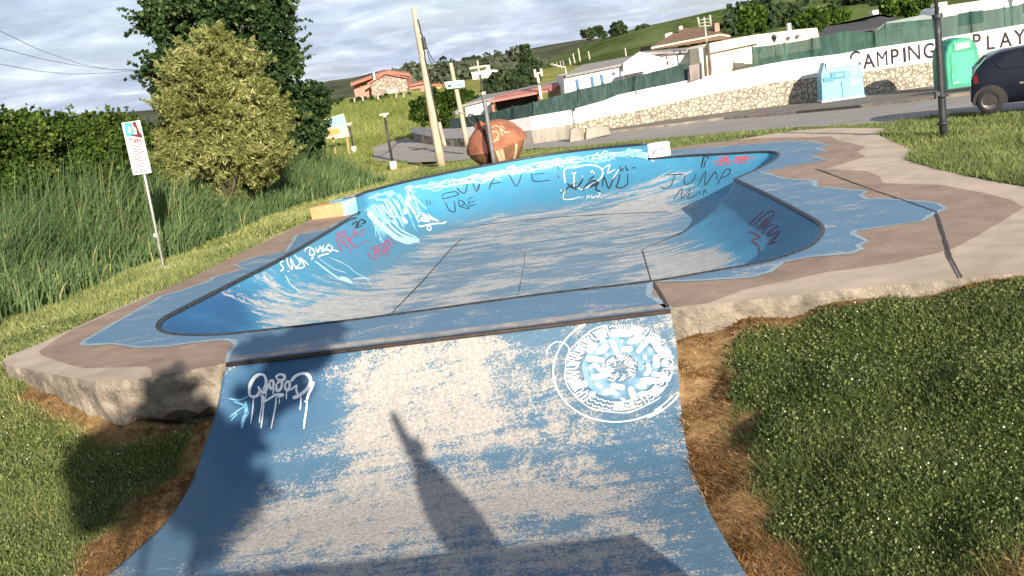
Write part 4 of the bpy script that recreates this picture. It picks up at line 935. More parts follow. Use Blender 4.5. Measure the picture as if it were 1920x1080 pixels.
bl_ = [blob(420+(q[0]-420)*.80, q[1], q[2]*(.60+.30*random.random()), Yd+random.uniform(-.8, .8), None, q[2]*(.7+.3*random.random())) for q in [(415,150,52),(395,112,26),(350,190,60),(450,200,70),(330,150,34),(380,260,90),(480,270,75),(320,260,40),(520,220,32),(430,320,95),(520,310,45),(310,320,40),(350,120,24),(470,140,34),(535,255,30),(402,92,15),(300,215,22),(312,185,16),(545,235,20),(556,300,18),(450,120,18),(368,132,18),(500,190,20),(296,290,22)]]
tree('willow_tree', 'pale yellow green bushy willow in front of the tall dark tree', 'tree', (atY(420,400,Yd).x, Yd, -.7), bl_, 92000, .034, M_willow, 4.5, .12, .45, 95, .15, seed=2, up_bias=.3, sh=(900, .75, 40, 3))
hl = [(-60,300,95,23.5,'leafy green hedge shrub at the left edge of the frame'),(40,300,88,24,'leafy green shrub left of the white info sign, largest of its row'),(130,300,82,25,'rounded dark shrub between two taller hedge shrubs'),(215,290,72,24.5,'dark leafy shrub directly behind the white info sign'),(285,310,66,26,'dark shrub hidden partly behind the pale willow')]
for k, (x, y, r, Yd, lab) in enumerate(hl):
    bl_ = [blob(x+dx_*r, y+dy_*r, r*s_, Yd+dz_) for dx_, dy_, s_, dz_ in ((0,0,.75,0),(-.5,-.35,.5,.3),(.45,-.4,.5,-.2),(0,-.62,.42,.4),(-.55,.4,.55,-.3),(.5,.45,.6,.1),(.1,.6,.6,-.4),(.3,-.75,.25,.2),(-.3,-.7,.28,0))]
    tree('hedge_shrub', lab, 'shrub', (atY(x, y+r, Yd).x, Yd, -.9), bl_, 18000, .075, M_hedge, 1.5, .07, .5, 26, .27, sh=(90, .5, 14, 20+k), group='hedge shrubs behind the reeds', seed=10+k)

# ------------------------------------------------------------------ beside and behind the camera: the opposite platform, a rider and a tree, known from their shadows
PZ = .8
run = (PZ-FLAT)/math.tan(EL); H = Vector((SUN_TO.x, SUN_TO.y, 0)).normalized()
def upsun(p, z): return p + H*((z-p.z)/math.tan(EL)) + Vector((0, 0, z-p.z))
pe = upsun(on_ramp(1190, 1001), PZ); pl = upsun(on_ramp(700, 1030), PZ)
P0_ = pe; P1_ = pe - rd*6.5
pm = MB(); q = [P1_, P0_, P0_ + rn*2.6, P1_ + rn*2.6]
pm.prism([(v.x, v.y) for v in q], -1.1, PZ, 0)
pm.ext([(0, PZ-.02), (.25, PZ-.5), (.7, FLAT+.25), (1.3, FLAT+.02), (1.3, -1.15), (0, -1.15)], Vector((P1_.x, P1_.y, 0)) - rn*.003, -rn, rd, Vector((0, 0, 1)), 6.5, 0)
pm.build('opposite_platform', M_conc, ramp)
M_skin = plain('skin', (.55,.34,.25), rough=.6); M_cloth = plain('dark jacket cloth', (.05,.06,.09), rough=.9); M_jean = plain('blue jeans', (.06,.09,.17), rough=.9); M_hair = plain('dark hair', (.03,.02,.015), rough=.8)
def skin_body(name, chain, m, parent, sub=2):
    """chain: list of (point, radius, parent index); one continuous skinned surface"""
    me = D.meshes.new(name); me.from_pydata([c[0] for c in chain], [(i, c[2]) for i, c in enumerate(chain) if c[2] is not None], [])
    o = link(name, me, parent); mo = o.modifiers.new('skin', 'SKIN'); me.skin_vertices or None
    if not me.skin_vertices:
        bm = bmesh.new(); bm.from_mesh(me); bm.verts.layers.skin.verify(); bm.to_mesh(me); bm.free()
    for i, c in enumerate(chain): me.skin_vertices[0].data[i].radius = (c[1], c[1]) if not isinstance(c[1], tuple) else c[1]; me.skin_vertices[0].data[i].use_root = (i == 0)
    ss_ = o.modifiers.new('sub', 'SUBSURF'); ss_.levels = ss_.render_levels = sub
    me.materials.append(m); return o
tip = on_ramp(752, 762)
pp = upsun(tip, PZ+2.08); per = thing('person', 'standing person in dark jacket and jeans beside the photographer on the platform', 'person', (pp.x, pp.y, PZ))
B = Vector((pp.x, pp.y, PZ)); fw = Vector((-H.y, H.x, 0)).normalized() * -1; sd = H
def bp_(f_, s_, z_): v = B + fw*f_ + sd*s_ + Vector((0, 0, z_)); return (v.x, v.y, v.z)
ch = [(bp_(0,0,.95),.27,None),(bp_(0,0,1.12),.22,0),(bp_(.02,0,1.30),.16,1),(bp_(.03,0,1.42),.11,2),(bp_(.03,0,1.50),.055,3),(bp_(.04,0,1.60),.085,4),(bp_(.04,0,1.68),.08,5),
      (bp_(.03,.13,1.47),.075,3),(bp_(.06,.10,1.70),.062,7),(bp_(.09,.04,1.93),.05,8),(bp_(.09,.0,2.06),.04,9),(bp_(.02,-.19,1.39),.065,3),(bp_(-.02,-.24,1.12),.05,11),(bp_(.08,-.23,.92),.04,12),(bp_(.12,-.22,.84),.035,13),
      (bp_(0,.13,.80),.2,0),(bp_(.03,.11,.48),.065,15),(bp_(0,.11,.09),.045,16),(bp_(.14,.12,.04),.035,17),(bp_(0,-.13,.80),.2,0),(bp_(.03,-.11,.48),.065,19),(bp_(0,-.11,.09),.045,20),(bp_(.14,-.12,.04),.035,21)]
skin_body('body', ch, M_cloth, per)
hm = MB(); hm.lathe([(.001,.11),(.06,.095),(.093,.04),(.096,-.02),(.085,-.06)], 16, 0, Matrix.Translation(Vector(bp_(.03,0,1.645)))); hm.build('hair', M_hair, per)
casters = [((250,880),1.0,.54),((330,810),.9,.5),((190,860),1.1,.36),((510,740),1.15,.28),((440,830),1.0,.28),((560,655),1.3,.34),((500,655),1.3,.24),((590,620),1.3,.28),((400,940),.9,.42),((340,750),1.0,.3)]
bl_ = []
for (x, y), zoff, r in casters:
    p = on_ramp(x, y) if x > 395 and y > 690 else at(x, y, 0 if y < 690 else -.65)
    c = upsun(p, 4.2 + (random.random()-.5)*.3); bl_.append((c.x, c.y, c.z, r, r, r*.8))
cc = np.mean([b[:3] for b in bl_], 0)
tree('park_tree', 'small leafy park tree behind the photographer', 'tree', (bl_[2][0]-.3, bl_[2][1]-.2, -.9), bl_, 7500, .12, M_hedge, 1.4, .09, .3, 20, .5, seed=77, nlimb=2)

# ------------------------------------------------------------------ the walled camp across the road
X_, Y_, Z_ = Vector((1, 0, 0)), Vector((0, 1, 0)), Vector((0, 0, 1))
def face(pxs, Yd):
    return [(atY(x, y, Yd).x, atY(x, y, Yd).z) for x, y in pxs]
def slab(mb, pxs, Yd, depth, mi=0):
    """solid with the outline seen at distance Yd, going back by depth metres"""
    return mb.ext(face(pxs, Yd), (0, Yd, 0), X_, Y_, Z_, depth, mi)
def part(name, pxs, Yd, depth, m, parent, label=None):
    pr = face(pxs, Yd)
    if name in ('wall', 'gable', 'wing', 'cream_wall', 'stone_gable'):      # carry walls down to the ground behind the fence
        for i in sorted(range(len(pr)), key=lambda i: pr[i][1])[:2]: pr[i] = (pr[i][0], min(pr[i][1], GZ(Yd)-.3))
    s_ = MB(); s_.ext(pr, (0, Yd, 0), X_, Y_, Z_, depth); o = s_.build(name, m, parent)
    if label: o['label'] = label
    return o
M_wwhite = mat('white wall paint', (.80,.79,.76), (.74,.72,.68), scale=1.2, rough=.85, bump=.004, bscale=30)
M_lilac = mat('greyish white wall paint', (.60,.56,.57), (.70,.66,.65), scale=1.6, rough=.85)
M_cblock = mat('grey concrete barrier', (.34,.31,.27), (.20,.18,.155), scale=2.2, rough=.95, stretch=(1,1,.3), bump=.01)
def stonemat(name, c1, c2, mortar, scale):
    m, nt, p = newmat(name); p.inputs['Roughness'].default_value = .95
    tc = N(nt, 'ShaderNodeTexCoord'); nz = N(nt, 'ShaderNodeTexNoise', i_Scale=scale*1.5, i_Detail=3.0); L(nt, tc, 'Object', nz, 'Vector')
    mxv = N(nt, 'ShaderNodeMix', data_type='RGBA', blend_type='LINEAR_LIGHT'); mxv.inputs[0].default_value = .13; L(nt, tc, 'Object', mxv, 6); L(nt, nz, 'Color', mxv, 7)
    v1 = N(nt, 'ShaderNodeTexVoronoi', i_Scale=scale); v2 = N(nt, 'ShaderNodeTexVoronoi', feature='DISTANCE_TO_EDGE', i_Scale=scale)
    L(nt, mxv, 2, v1, 'Vector'); L(nt, mxv, 2, v2, 'Vector')
    sp_ = N(nt, 'ShaderNodeSeparateColor'); L(nt, v1, 'Color', sp_, 0)
    r = N(nt, 'ShaderNodeValToRGB'); e = r.color_ramp.elements; e[0].color = (*c1, 1); e[1].color = (*c2, 1); L(nt, sp_, 0, r, 0)
    mr = N(nt, 'ShaderNodeMapRange', i_1=.02, i_2=.09); L(nt, v2, 'Distance', mr, 0)
    mx = N(nt, 'ShaderNodeMix', data_type='RGBA'); mx.inputs[6].default_value = (*mortar, 1); L(nt, mr, 0, mx, 0); L(nt, r, 0, mx, 7); L(nt, mx, 2, p, 'Base Color')
    bp = N(nt, 'ShaderNodeBump', i_Strength=1.0, i_Distance=.06); L(nt, mr, 0, bp, 'Height'); L(nt, bp, 0, p, 'Normal')
    return m
M_stone = stonemat('rubble stone', (.45,.385,.30), (.56,.48,.385), (.33,.275,.215), 4.4)
M_stone2 = stonemat('grey rubble stone', (.26,.22,.18), (.42,.36,.30), (.10,.085,.07), 1.5)
M_letter = plain('black lettering paint', (.015,.013,.02), rough=.6)

_lf = np.polyfit([at_ground(*q).x for q in wallbase_px], [at_ground(*q).y for q in wallbase_px], 1)
print('WALLFIT', _lf)
def wall_base(px, py):
    p = at_ground(px, py); v = ray(px, py); t = _lf[1]/(v.y-_lf[0]*v.x); q = CAMP+v*t; return Vector((q.x, q.y, GZ(q.y)))
wall = thing('perimeter_wall', 'long white painted wall on a rubble stone base with black lettering', 'wall', tuple(at_ground(1455,198)))
st = [(1920,151,93,47),(1844,159,103,60),(1761,167,115,74),(1633,178,133,92),(1580,185,139,102),(1545,189,144,106),(1525,190,146,108),(1455,198,155,119),(1361,211,172,138),(1317,217,181,146),(1278,230,189,155),(1222,236,202,166),(1167,246,214,178),(1139,250,219,189),(1080,257,231,205)]
def wall_strip(name, stn, top, bot, th, front, mats_, parent, extend=None):
    pts = []
    line = extend is not None
    for x, yb, ym, yt in stn:
        b_ = wall_base(x, yb) if line else at_ground(x, yb); zt = atY(x+(yb-{'t': yt, 'm': ym, 'b': yb}[top])*-.11, {'t': yt, 'm': ym, 'b': yb}[top], b_.y).z; zb = b_.z-.3 if bot == 'b' else atY(x, ym, b_.y).z
        pts.append((b_, zb, zt))
    if extend:
        e_ = pts[0]; d_ = pts[0][0]-pts[1][0]; d_.z = 0; d_ = unit(d_)*extend; s_ = extend/max(.1, (pts[0][0]-pts[1][0]).length)
        pts.insert(0, (e_[0]+d_, e_[1]+(e_[1]-pts[1][1])*s_ if bot != 'b' else e_[1], e_[2]+(e_[2]-pts[1][2])*s_))
    f = [Vector((p.x, p.y-front, 0)) for p, a_, b_ in pts]; n = len(f)
    vs = [(v.x, v.y, q[2]) for v, q in zip(f, pts)]+[(v.x, v.y, q[1]) for v, q in zip(f, pts)]+[(v.x, v.y+th, q[2]) for v, q in zip(f, pts)]+[(v.x, v.y+th, q[1]) for v, q in zip(f, pts)]
    fs = []
    for i in range(n-1):
        fs += [(i, i+1, n+i+1, n+i), (2*n+i, 2*n+i+1, i+1, i), (2*n+i+1, 2*n+i, 3*n+i, 3*n+i+1), (n+i, n+i+1, 3*n+i+1, 3*n+i)]
    fs += [(0, n, 3*n, 2*n), (n-1, 2*n-1, 4*n-1, 3*n-1)]
    s_ = MB(); s_.add(vs, fs); return s_.build(name, mats_, parent)
wall_strip('painted_band', st, 't', 'm', .22, 0, M_wwhite, wall, 12)
wall_strip('stone_base', st, 'm', 'b', .34, .06, M_stone, wall, 12)
def wall_y(px): 
    xs = [q[0] for q in st][::-1]; ys = [wall_base(q[0], q[1]).y for q in st][::-1]; return float(np.interp(px, xs, ys))
_wp = sorted((wall_base(q[0], q[1]).x, wall_base(q[0], q[1]).y) for q in st); WX = [q[0] for q in _wp]+[_wp[-1][0]+12]; WY = [q[1] for q in _wp]+[_wp[-1][1]+(_wp[-1][1]-_wp[-2][1])/(_wp[-1][0]-_wp[-2][0])*12]
def letter(ch, px, py, hpx, wk=1.0, parent=None, bold=.018, m=None, Yd=None, name='letter'):
    onwall = Yd is None
    cu = D.curves.new('t', 'FONT'); cu.body = ch; cu.align_x = 'CENTER'; cu.align_y = 'CENTER'; cu.extrude = .004; cu.offset = bold
    o = D.objects.new('t', cu); COL.objects.link(o); bpy.context.view_layer.update()
    me = D.meshes.new_from_object(o.evaluated_get(bpy.context.evaluated_depsgraph_get())); D.objects.remove(o); D.curves.remove(cu)
    c = np.array([v.co[:] for v in me.vertices]); lo, hi = c.min(0), c.max(0); mid = (lo+hi)/2
    Yd = Yd or wall_y(px+10)-.012; sc = hpx*Yd/F_PX/(hi[1]-lo[1]); ctr = atY(px, py, Yd)
    for v in me.vertices:
        q = v.co-Vector(mid); v.co = ctr + Vector((q.x*sc*wk, 0, q.y*sc)); v.co.y = float(np.interp(v.co.x, WX, WY)) - .012 - (q.z*.5*sc if q.z > 0 else 0) if onwall else ctr.y - max(0, q.z)*.5*sc
    me.materials.clear(); me.materials.append(m or M_letter); return link(name, me, parent)
for ch_, x, y, h_ in (('C',1604,110,28),('A',1630,114,27),('M',1655,109.5,27.5),('P',1679,105.5,27),('I',1697,102.5,27),('N',1715,98.5,27.5),('G',1743,95,28),('P',1833,77,27),('L',1859,79,26.5),('A',1887,74,27),('Y',1913,69,27)):
    letter(ch_, x, y, h_, {'M': .66, 'C': .70, 'G': .70, 'I': .9}.get(ch_, .74), wall, 0.0 if ch_ in 'MN' else .012)
lw = thing('low_wall', 'lower greyish white wall on grey stone and concrete behind the rusty buoy', 'wall', tuple(at_ground(900,274)))
st2 = [(1078,257,232,206),(1000,269,244,219),(930,273,252,231),(871,275,259,241),(834,273,260,242),(775,264,249,238)]
wall_strip('painted_band', st2, 't', 'm', .25, 0, M_lilac, lw); wall_strip('concrete_base', st2[:2]+[(925,274,253,231)], 'm', 'b', .5, .12, M_cblock, lw); wall_strip('stone_base', [(924,274,253,231)]+st2[3:], 'm', 'b', .4, .06, M_stone2, lw)
bk = thing('barrier_block', 'weathered sloping concrete block at the foot of the stone wall', 'concrete block', tuple(at_ground(1095,262)))
for xs in ([(1069,266),(1070,243),(1082,238),(1093,245),(1096,262)], [(1098,262),(1100,241),(1122,236),(1142,242),(1146,251)]):
    part('block', [(x, y) for x, y in xs], at_ground(1095,262).y-.4, .5, M_cblock, bk)

# green mesh fences along the wall
def netmat(name, c1, c2, alpha, scale=3.0):
    m, nt, p = newmat(name); out = nt.nodes['Material Output']; p.inputs['Roughness'].default_value = .8
    tc = N(nt, 'ShaderNodeTexCoord'); mp = N(nt, 'ShaderNodeMapping'); mp.inputs['Scale'].default_value = (2.2,1,.5); L(nt, tc, 'Object', mp, 0)
    n = N(nt, 'ShaderNodeTexNoise', i_Scale=scale, i_Detail=5.0, i_Roughness=.6, i_Distortion=.8); L(nt, mp, 0, n, 'Vector')
    r = ramp2(nt, n, c1, c2, .35, .68); L(nt, r, 0, p, 'Base Color')
    if alpha < 1:
        tr_ = N(nt, 'ShaderNodeBsdfTransparent'); mx = N(nt, 'ShaderNodeMixShader'); mx.inputs[0].default_value = alpha; L(nt, tr_, 0, mx, 1); L(nt, p, 0, mx, 2); L(nt, mx, 0, out, 0)
    return m
M_net1 = netmat('dark green screen cloth', (.010,.035,.030), (.045,.085,.075), 1.0); M_net2 = netmat('green screen cloth', (.012,.05,.037), (.036,.10,.076), .94, 1.6)
M_post = plain('dark green post', (.03,.055,.045), rough=.5)
def fence(name, label, stn, Yoff, m, ref, post_every=2):
    """stations (px, top, bottom); folds are real waves in the cloth"""
    P = [(Vector((*xy((wall_base if x > 1079 else at_ground)(x, ref(x))), 0)), x, t, b_) for x, t, b_ in stn]
    fr_ = thing(name, label, 'fence', tuple(P[0][0]))
    top = []; bot = []; rgx = random.Random(len(stn))
    for (p, x, t, b_), (p2, x2, t2, b2) in zip(P, P[1:]):
        n = max(6, int((p2-p).length/.22))
        for k in range(n+1):
            u_ = k/n; Yq = p.y+(p2.y-p.y)*u_+Yoff; w1 = .05*math.sin(k*1.9)+.05*rgx.uniform(-1, 1)
            a_ = atY(x+(x2-x)*u_, t+(t2-t)*u_+.7*math.sin(3.14*u_)+rgx.uniform(-.5, .5), Yq+w1); c = atY(x+(x2-x)*u_, b_+(b2-b_)*u_+1.5, Yq-w1*.6); top.append(a_); bot.append(c)
    s_ = MB(); n = len(top); mid = [(a_+b_)/2 + Vector((0, .06*math.sin(i*2.3+1), 0)) for i, (a_, b_) in enumerate(zip(top, bot))]
    s_.add(top+mid+bot, [(i, i+1, n+i+1, n+i) for i in range(n-1)]+[(n+i, n+i+1, 2*n+i+1, 2*n+i) for i in range(n-1)], 0, True)
    s_.build('screen_cloth', m, fr_, recalc=False)
    for i, (p, x, t, b_) in enumerate(P):
        a_ = atY(x, t-2, p.y+Yoff+.08); c = atY(x, b_+1, p.y+Yoff+.08); q = MB(); q.tube([Vector((a_.x, a_.y, c.z-.2)), a_], .035, 6); q.build('post', M_post, fr_)
    return fr_
wref = lambda x: float(np.interp(x, [q[0] for q in st2+st][::-1] if False else sorted(q[0] for q in st2+st), [q[1] for q in sorted(st2+st)]))
fence('screen_fence', 'dark green screen fence on the low wall below the white house', [(1290,117,154),(1190,143,174),(1130,157,190),(1083,168,205),(1000,192,220),(961,200,227),(914,212,233),(843,223,241)], .12, M_net1, wref)
fence('screen_fence', 'green screen fence above the large black lettering', [(1920,6,48),(1883,14,54),(1820,22,64),(1756,34,76),(1660,44,88),(1640,60,91),(1583,58,102),(1522,72,108),(1470,81,115),(1410,88,125)], .12, M_net2, wref)
gt_ = thing('metal_gate', 'small grey brown metal gate beside the dark green fence', 'gate', tuple(atY(1303,150,48.5)))
part('gate_panel', [(1292,123),(1313,119),(1316,146),(1294,152)], 48.3, .05, mat('brown grey sheet', (.16,.13,.12), (.24,.20,.19), scale=2, rough=.6), gt_); part('gate_post', [(1313,118),(1316,118),(1318,147),(1315,147)], 48.2, .08, M_coping, gt_)

# ------------------------------------------------------------------ houses
M_render = mat('white render', (.78,.77,.74), (.70,.69,.66), scale=.8, rough=.9); M_cream = mat('cream render', (.74,.68,.52), (.66,.60,.45), scale=.8, rough=.9); M_creamd = mat('cream metal panel', (.76,.71,.56), (.70,.65,.5), scale=1, rough=.6)
M_groof = mat('grey tile roof', (.30,.28,.27), (.20,.19,.18), scale=5, rough=.9, stretch=(1,1,3)); M_broof = mat('brown tile roof', (.22,.135,.09), (.12,.075,.05), scale=6, rough=.9, stretch=(1,1,3)); M_rroof = mat('terracotta roof', (.38,.17,.12), (.30,.12,.09), scale=4, rough=.85)
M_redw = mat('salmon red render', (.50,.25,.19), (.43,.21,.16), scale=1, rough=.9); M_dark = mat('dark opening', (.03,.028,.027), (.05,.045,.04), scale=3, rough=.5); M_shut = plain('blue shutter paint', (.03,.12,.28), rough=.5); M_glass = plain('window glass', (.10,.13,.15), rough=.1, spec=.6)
M_awn = mat('faded red awning', (.52,.20,.17), (.42,.14,.11), scale=2, rough=.8); M_brown2 = mat('dark brown timber', (.075,.045,.035), (.11,.065,.05), scale=4, rough=.7)
M_housestone = stonemat('pinkish house stone', (.36,.25,.20), (.56,.44,.36), (.24,.17,.14), 3.0); M_droof = mat('dark slate roof', (.045,.045,.048), (.075,.075,.08), scale=6, rough=.8, stretch=(6,1,1)); M_galv = mat('pale galvanised pole', (.52,.48,.40), (.40,.37,.31), scale=6, rough=.5, metal=.3)
def roofslab(name, pxs, Y0, Y1, m, par, th=.12):
    """sloping roof plane: first half of the outline (eave) at Y0, second half (ridge) at Y1"""
    h_ = len(pxs)//2; P = [atY(x, y, Y0) for x, y in pxs[:h_]]+[atY(x, y, Y1) for x, y in pxs[h_:]]
    s_ = MB(); n = len(P); lowr = [p-Vector((0, 0, th)) for p in P]
    s_.add(P+lowr, [tuple(range(n)), tuple(range(2*n-1, n-1, -1))]+[(i, (i+1) % n, n+(i+1) % n, n+i) for i in range(n)]); return s_.build(name, m, par)

h = thing('white_house', 'long white single storey house with blue shutters and grey roof', 'house', tuple(atY(1180,190,52)))
part('wall', [(1057,205),(1057,141),(1110,131),(1176,118),(1236,108),(1308,95),(1316,150),(1316,185)], 52, 5, M_render, h)
part('gable', [(1168,185),(1169,119),(1200,97),(1238,107),(1242,175)], 51.4, .59, M_render, h)
roofslab('roof', [(1055,142),(1178,117),(1186,105),(1093,121)], 51.8, 55, M_groof, h); roofslab('roof', [(1204,99),(1312,93),(1311,87),(1206,96)], 51.7, 55, M_groof, h)
for pts in ([(1079,149),(1084,148),(1087,168),(1082,169)], [(1107,144),(1112,143),(1115,162),(1110,163)], [(1125,140),(1130,139),(1133,157),(1128,158)], [(1299,109),(1306,107),(1308,119),(1301,121)]): part('shutter', pts, 51.93, .06, M_shut, h)
part('window', [(1089,149),(1101,146.5),(1104,164),(1092,166)], 51.95, .04, M_wwhite, h); part('window', [(1147,136),(1153,134.5),(1154,140),(1148,141.5)], 51.95, .04, M_glass, h)
part('canopy', [(1165,135),(1218,123),(1214,132),(1164,142)], 50.6, .7, M_lilac, h)

h = thing('white_cabin', 'low white building with red awning roof behind the dark green fence', 'cabin', tuple(atY(930,225,56)))
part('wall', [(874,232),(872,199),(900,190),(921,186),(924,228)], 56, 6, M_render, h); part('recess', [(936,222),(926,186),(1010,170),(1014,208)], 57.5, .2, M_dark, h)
part('cream_wall', [(1040,200),(1038,160),(1058,156),(1060,198)], 55.5, 6, M_cream, h)
roofslab('roof', [(865,197),(905,187),(1058,155),(1058,147),(960,169),(912,177)], 55.8, 61, M_groof, h)
roofslab('awning', [(917,189),(1010,172),(1040,166),(1056,153),(1000,164),(936,178)], 54.2, 56.5, M_awn, h)
for pts in ([(920,188),(924,187),(930,218),(926,219)], [(1006,172),(1010,171),(1013,204),(1009,205)]): part('awning_post', pts, 54.6, .12, M_awn, h)

h = thing('brown_roof_house', 'house with wide hipped brown tile roof and dark timber storey', 'house', tuple(atY(1290,130,75)))
part('wall', [(1231,130),(1228,84),(1366,62),(1372,120)], 75.3, 7, M_brown2, h)
roofslab('roof', [(1221,87),(1369,65),(1312,51),(1276,54)], 74, 79, M_broof, h, .25)
part('fascia', [(1221,88.5),(1350,63.5),(1369,66.5),(1369,69.5),(1350,66.5),(1221,91.5)], 73.9, .1, M_cream, h)
for pts in ([(1251,88),(1272,84.5),(1272.5,88.5),(1252,92)], [(1285,82.5),(1295,81),(1295.5,85),(1286,86.5)], [(1309,79),(1316,78),(1317,81),(1310,82.5)]): part('window', pts, 75.22, .06, M_wwhite, h)
part('chimney', [(1341,60),(1340,44),(1348,42.5),(1350,58)], 76, .8, M_redw, h); part('chimney', [(1248,72),(1247,64),(1260,60),(1262,68)], 78, .8, M_cream, h); part('roof_vent', [(1275,56),(1273,50),(1279,48),(1281,54)], 77, .5, M_cream, h)

h = thing('cream_gatehouse', 'cream building with large recessed panel and brown downpipe', 'building', tuple(atY(1370,140,49.4)))
part('wall', [(1319,147),(1310,90),(1328,83),(1419,65),(1427,64),(1500,55),(1532,52),(1540,90),(1424,110),(1409,128)], 49.5, 4, M_cream, h)
part('large_panel', [(1336,137),(1332,104),(1407,90),(1411,121)], 49.42, .05, M_creamd, h); part('parapet', [(1329,100),(1327,82),(1420,64.5),(1424,80)], 49.2, .25, M_cream, h)
part('downpipe', [(1326,82),(1330.5,81),(1334,141),(1329,142)], 49.05, .1, M_brown2, h); part('pipe_stack', [(1479,64),(1477,44),(1483,43),(1484,62)], 50.1, .25, M_cream, h)
for x, y in ((1478,73),(1495,70)): part('wall_ornament', [(x-4,y+2),(x-3,y-4),(x+4,y-5),(x+3,y),(x,y+3)], 49.45, .04, M_brown2, h)

h = thing('dark_roof_cabin', 'cabin with dark slate roof behind the green fence', 'cabin', tuple(atY(1600,90,53)))
part('wall', [(1540,95),(1540,70),(1636,52),(1640,90)], 53, 4, M_brown2, h); roofslab('roof', [(1533,69),(1634,53),(1678,42),(1678,31),(1650,26),(1547,50)], 52.6, 56.5, M_droof, h); part('roof_vent', [(1637,28),(1636,20),(1647,18),(1648,26)], 55, .5, M_render, h)

h = thing('salmon_house', 'salmon red house with pink stone gable on the far meadow', 'house', tuple(atY(715,186,120)))
part('wall', [(668,190),(662,158),(690,146),(724,134),(764,139),(766,178)], 121, 8, M_redw, h); part('stone_gable', [(698,185),(695,155),(723,139),(762,145),(765,176)], 119, 1.9, M_housestone, h)
roofslab('roof', [(657,157),(695,143),(725,133),(722,130),(690,139),(656,154)], 119.5, 125, M_rroof, h, .3); roofslab('roof', [(725,132.5),(768,138),(767,134.5),(724,130)], 119.4, 125, M_rroof, h, .3); part('gable_edge', [(688,156),(722,136.5),(723,138.8),(690,158.5)], 118.6, .4, M_rroof, h); part('gable_edge', [(722,136.5),(765,144.5),(765,147),(723,139)], 118.6, .4, M_rroof, h)
part('window', [(675,165),(674,157),(679,155.5),(680,163)], 120.9, .08, M_redw, h); part('balcony', [(728,176),(728,169),(746,167),(746,174)], 118.4, .5, M_cream, h); part('downpipe', [(700,150),(699,136),(702,135),(704,150)], 118.5, .3, M_cream, h)
h = thing('salmon_annex', 'low salmon annex right of the stone gabled house', 'outbuilding', tuple(atY(780,172,124)))
part('wall', [(768,176),(767,159),(794,154),(797,173)], 124, 5, M_redw, h); roofslab('roof', [(765,159),(794,153.5),(793,151),(766,156)], 123.6, 128, M_rroof, h, .25); part('opening', [(772,172),(771,167),(788,165),(789,170)], 123.9, .15, M_brown2, h)
h = thing('orange_shed', 'small orange shed between the wooden pole and the blue sign', 'shed', tuple(atY(815,170,126)))
part('wall', [(806,172),(805,159),(825,157),(828,169)], 126, 4, M_orange, h); roofslab('roof', [(804,159.5),(826,157),(825,155),(804,157.5)], 125.7, 129.5, M_rroof, h, .2)
h = thing('cream_house', 'cream house with flat overhanging roof on the wooded slope', 'house', tuple(atY(905,150,160)))
part('wall', [(887,150),(883,133),(900,127),(917,124),(920,147)], 160, 7, M_cream, h); part('wing', [(918,146),(917,131),(933,131),(935,143)], 160.5, 6, M_cream, h); part('flat_roof', [(880,130),(881,126.5),(912,121.5),(914,124.5)], 158.5, 8, M_cream, h); part('chimney', [(915,130),(914,122),(918,121.5),(919,130)], 161, 1, M_cream, h)
for x, y in ((926,138),(930,137.5)): part('window', [(x,y),(x,y-2.5),(x+1.8,y-2.8),(x+1.8,y-.3)], 160.4, .09, M_glass, h)
def caravan(Yd, x0, x1, ytop0, ytop1, hpx, label, grp):
    t = thing('caravan', label, 'caravan', tuple(atY((x0+x1)/2, ytop0+hpx, Yd)), grp)
    a_ = atY(x0, ytop0, Yd); b_ = atY(x1, ytop1, Yd); k = Yd/F_PX; hh_ = hpx*k; Lx = b_.x-a_.x; z1 = (a_.z+b_.z)/2
    pr = [(0,-hh_),(0,-.35),(.12,-.1),(.35,0),(Lx-.35,0),(Lx-.1,-.12),(Lx,-.5),(Lx,-hh_)]
    s_ = MB(); s_.ext(pr, (a_.x, Yd, z1), X_, Y_, Z_, 2.2); s_.build('body', M_render, t)
    s_ = MB(); s_.box((a_.x+Lx*.45, Yd-.03, z1-hh_*.5), (Lx*.35, .05, .6)); s_.build('window', M_glass, t)
    s_ = MB(); s_.box((a_.x+Lx*.5, Yd-.03, z1-.22), (Lx*.9, .04, .05)); s_.build('trim', M_lilac, t)
    s_ = MB(); s_.box((a_.x+Lx*.15, Yd+1, z1+.1), (.6, .5, .18)); s_.build('roof_hatch', M_render, t)
caravan(49, 1758, 1892, 14, -8, 56, 'white caravan with pale trim behind the lettered wall', 'caravans on the camp'); caravan(51, 1898, 2040, -10, -30, 60, 'white caravan cut by the right edge of the frame', 'caravans on the camp')
h = thing('awning_tent', 'pale green canvas awning tent left of the dark lamp post', 'tent', tuple(atY(1700,70,48.5)))
M_canvas = mat('pale green canvas', (.36,.44,.38), (.50,.55,.49), scale=2, rough=.9)
roofslab('canvas_roof', [(1640,60),(1748,38),(1748,24),(1660,42)], 48, 50.5, M_canvas, h); part('canvas_wall', [(1644,95),(1643,61),(1748,39),(1752,80)], 48.1, .1, M_canvas, h)

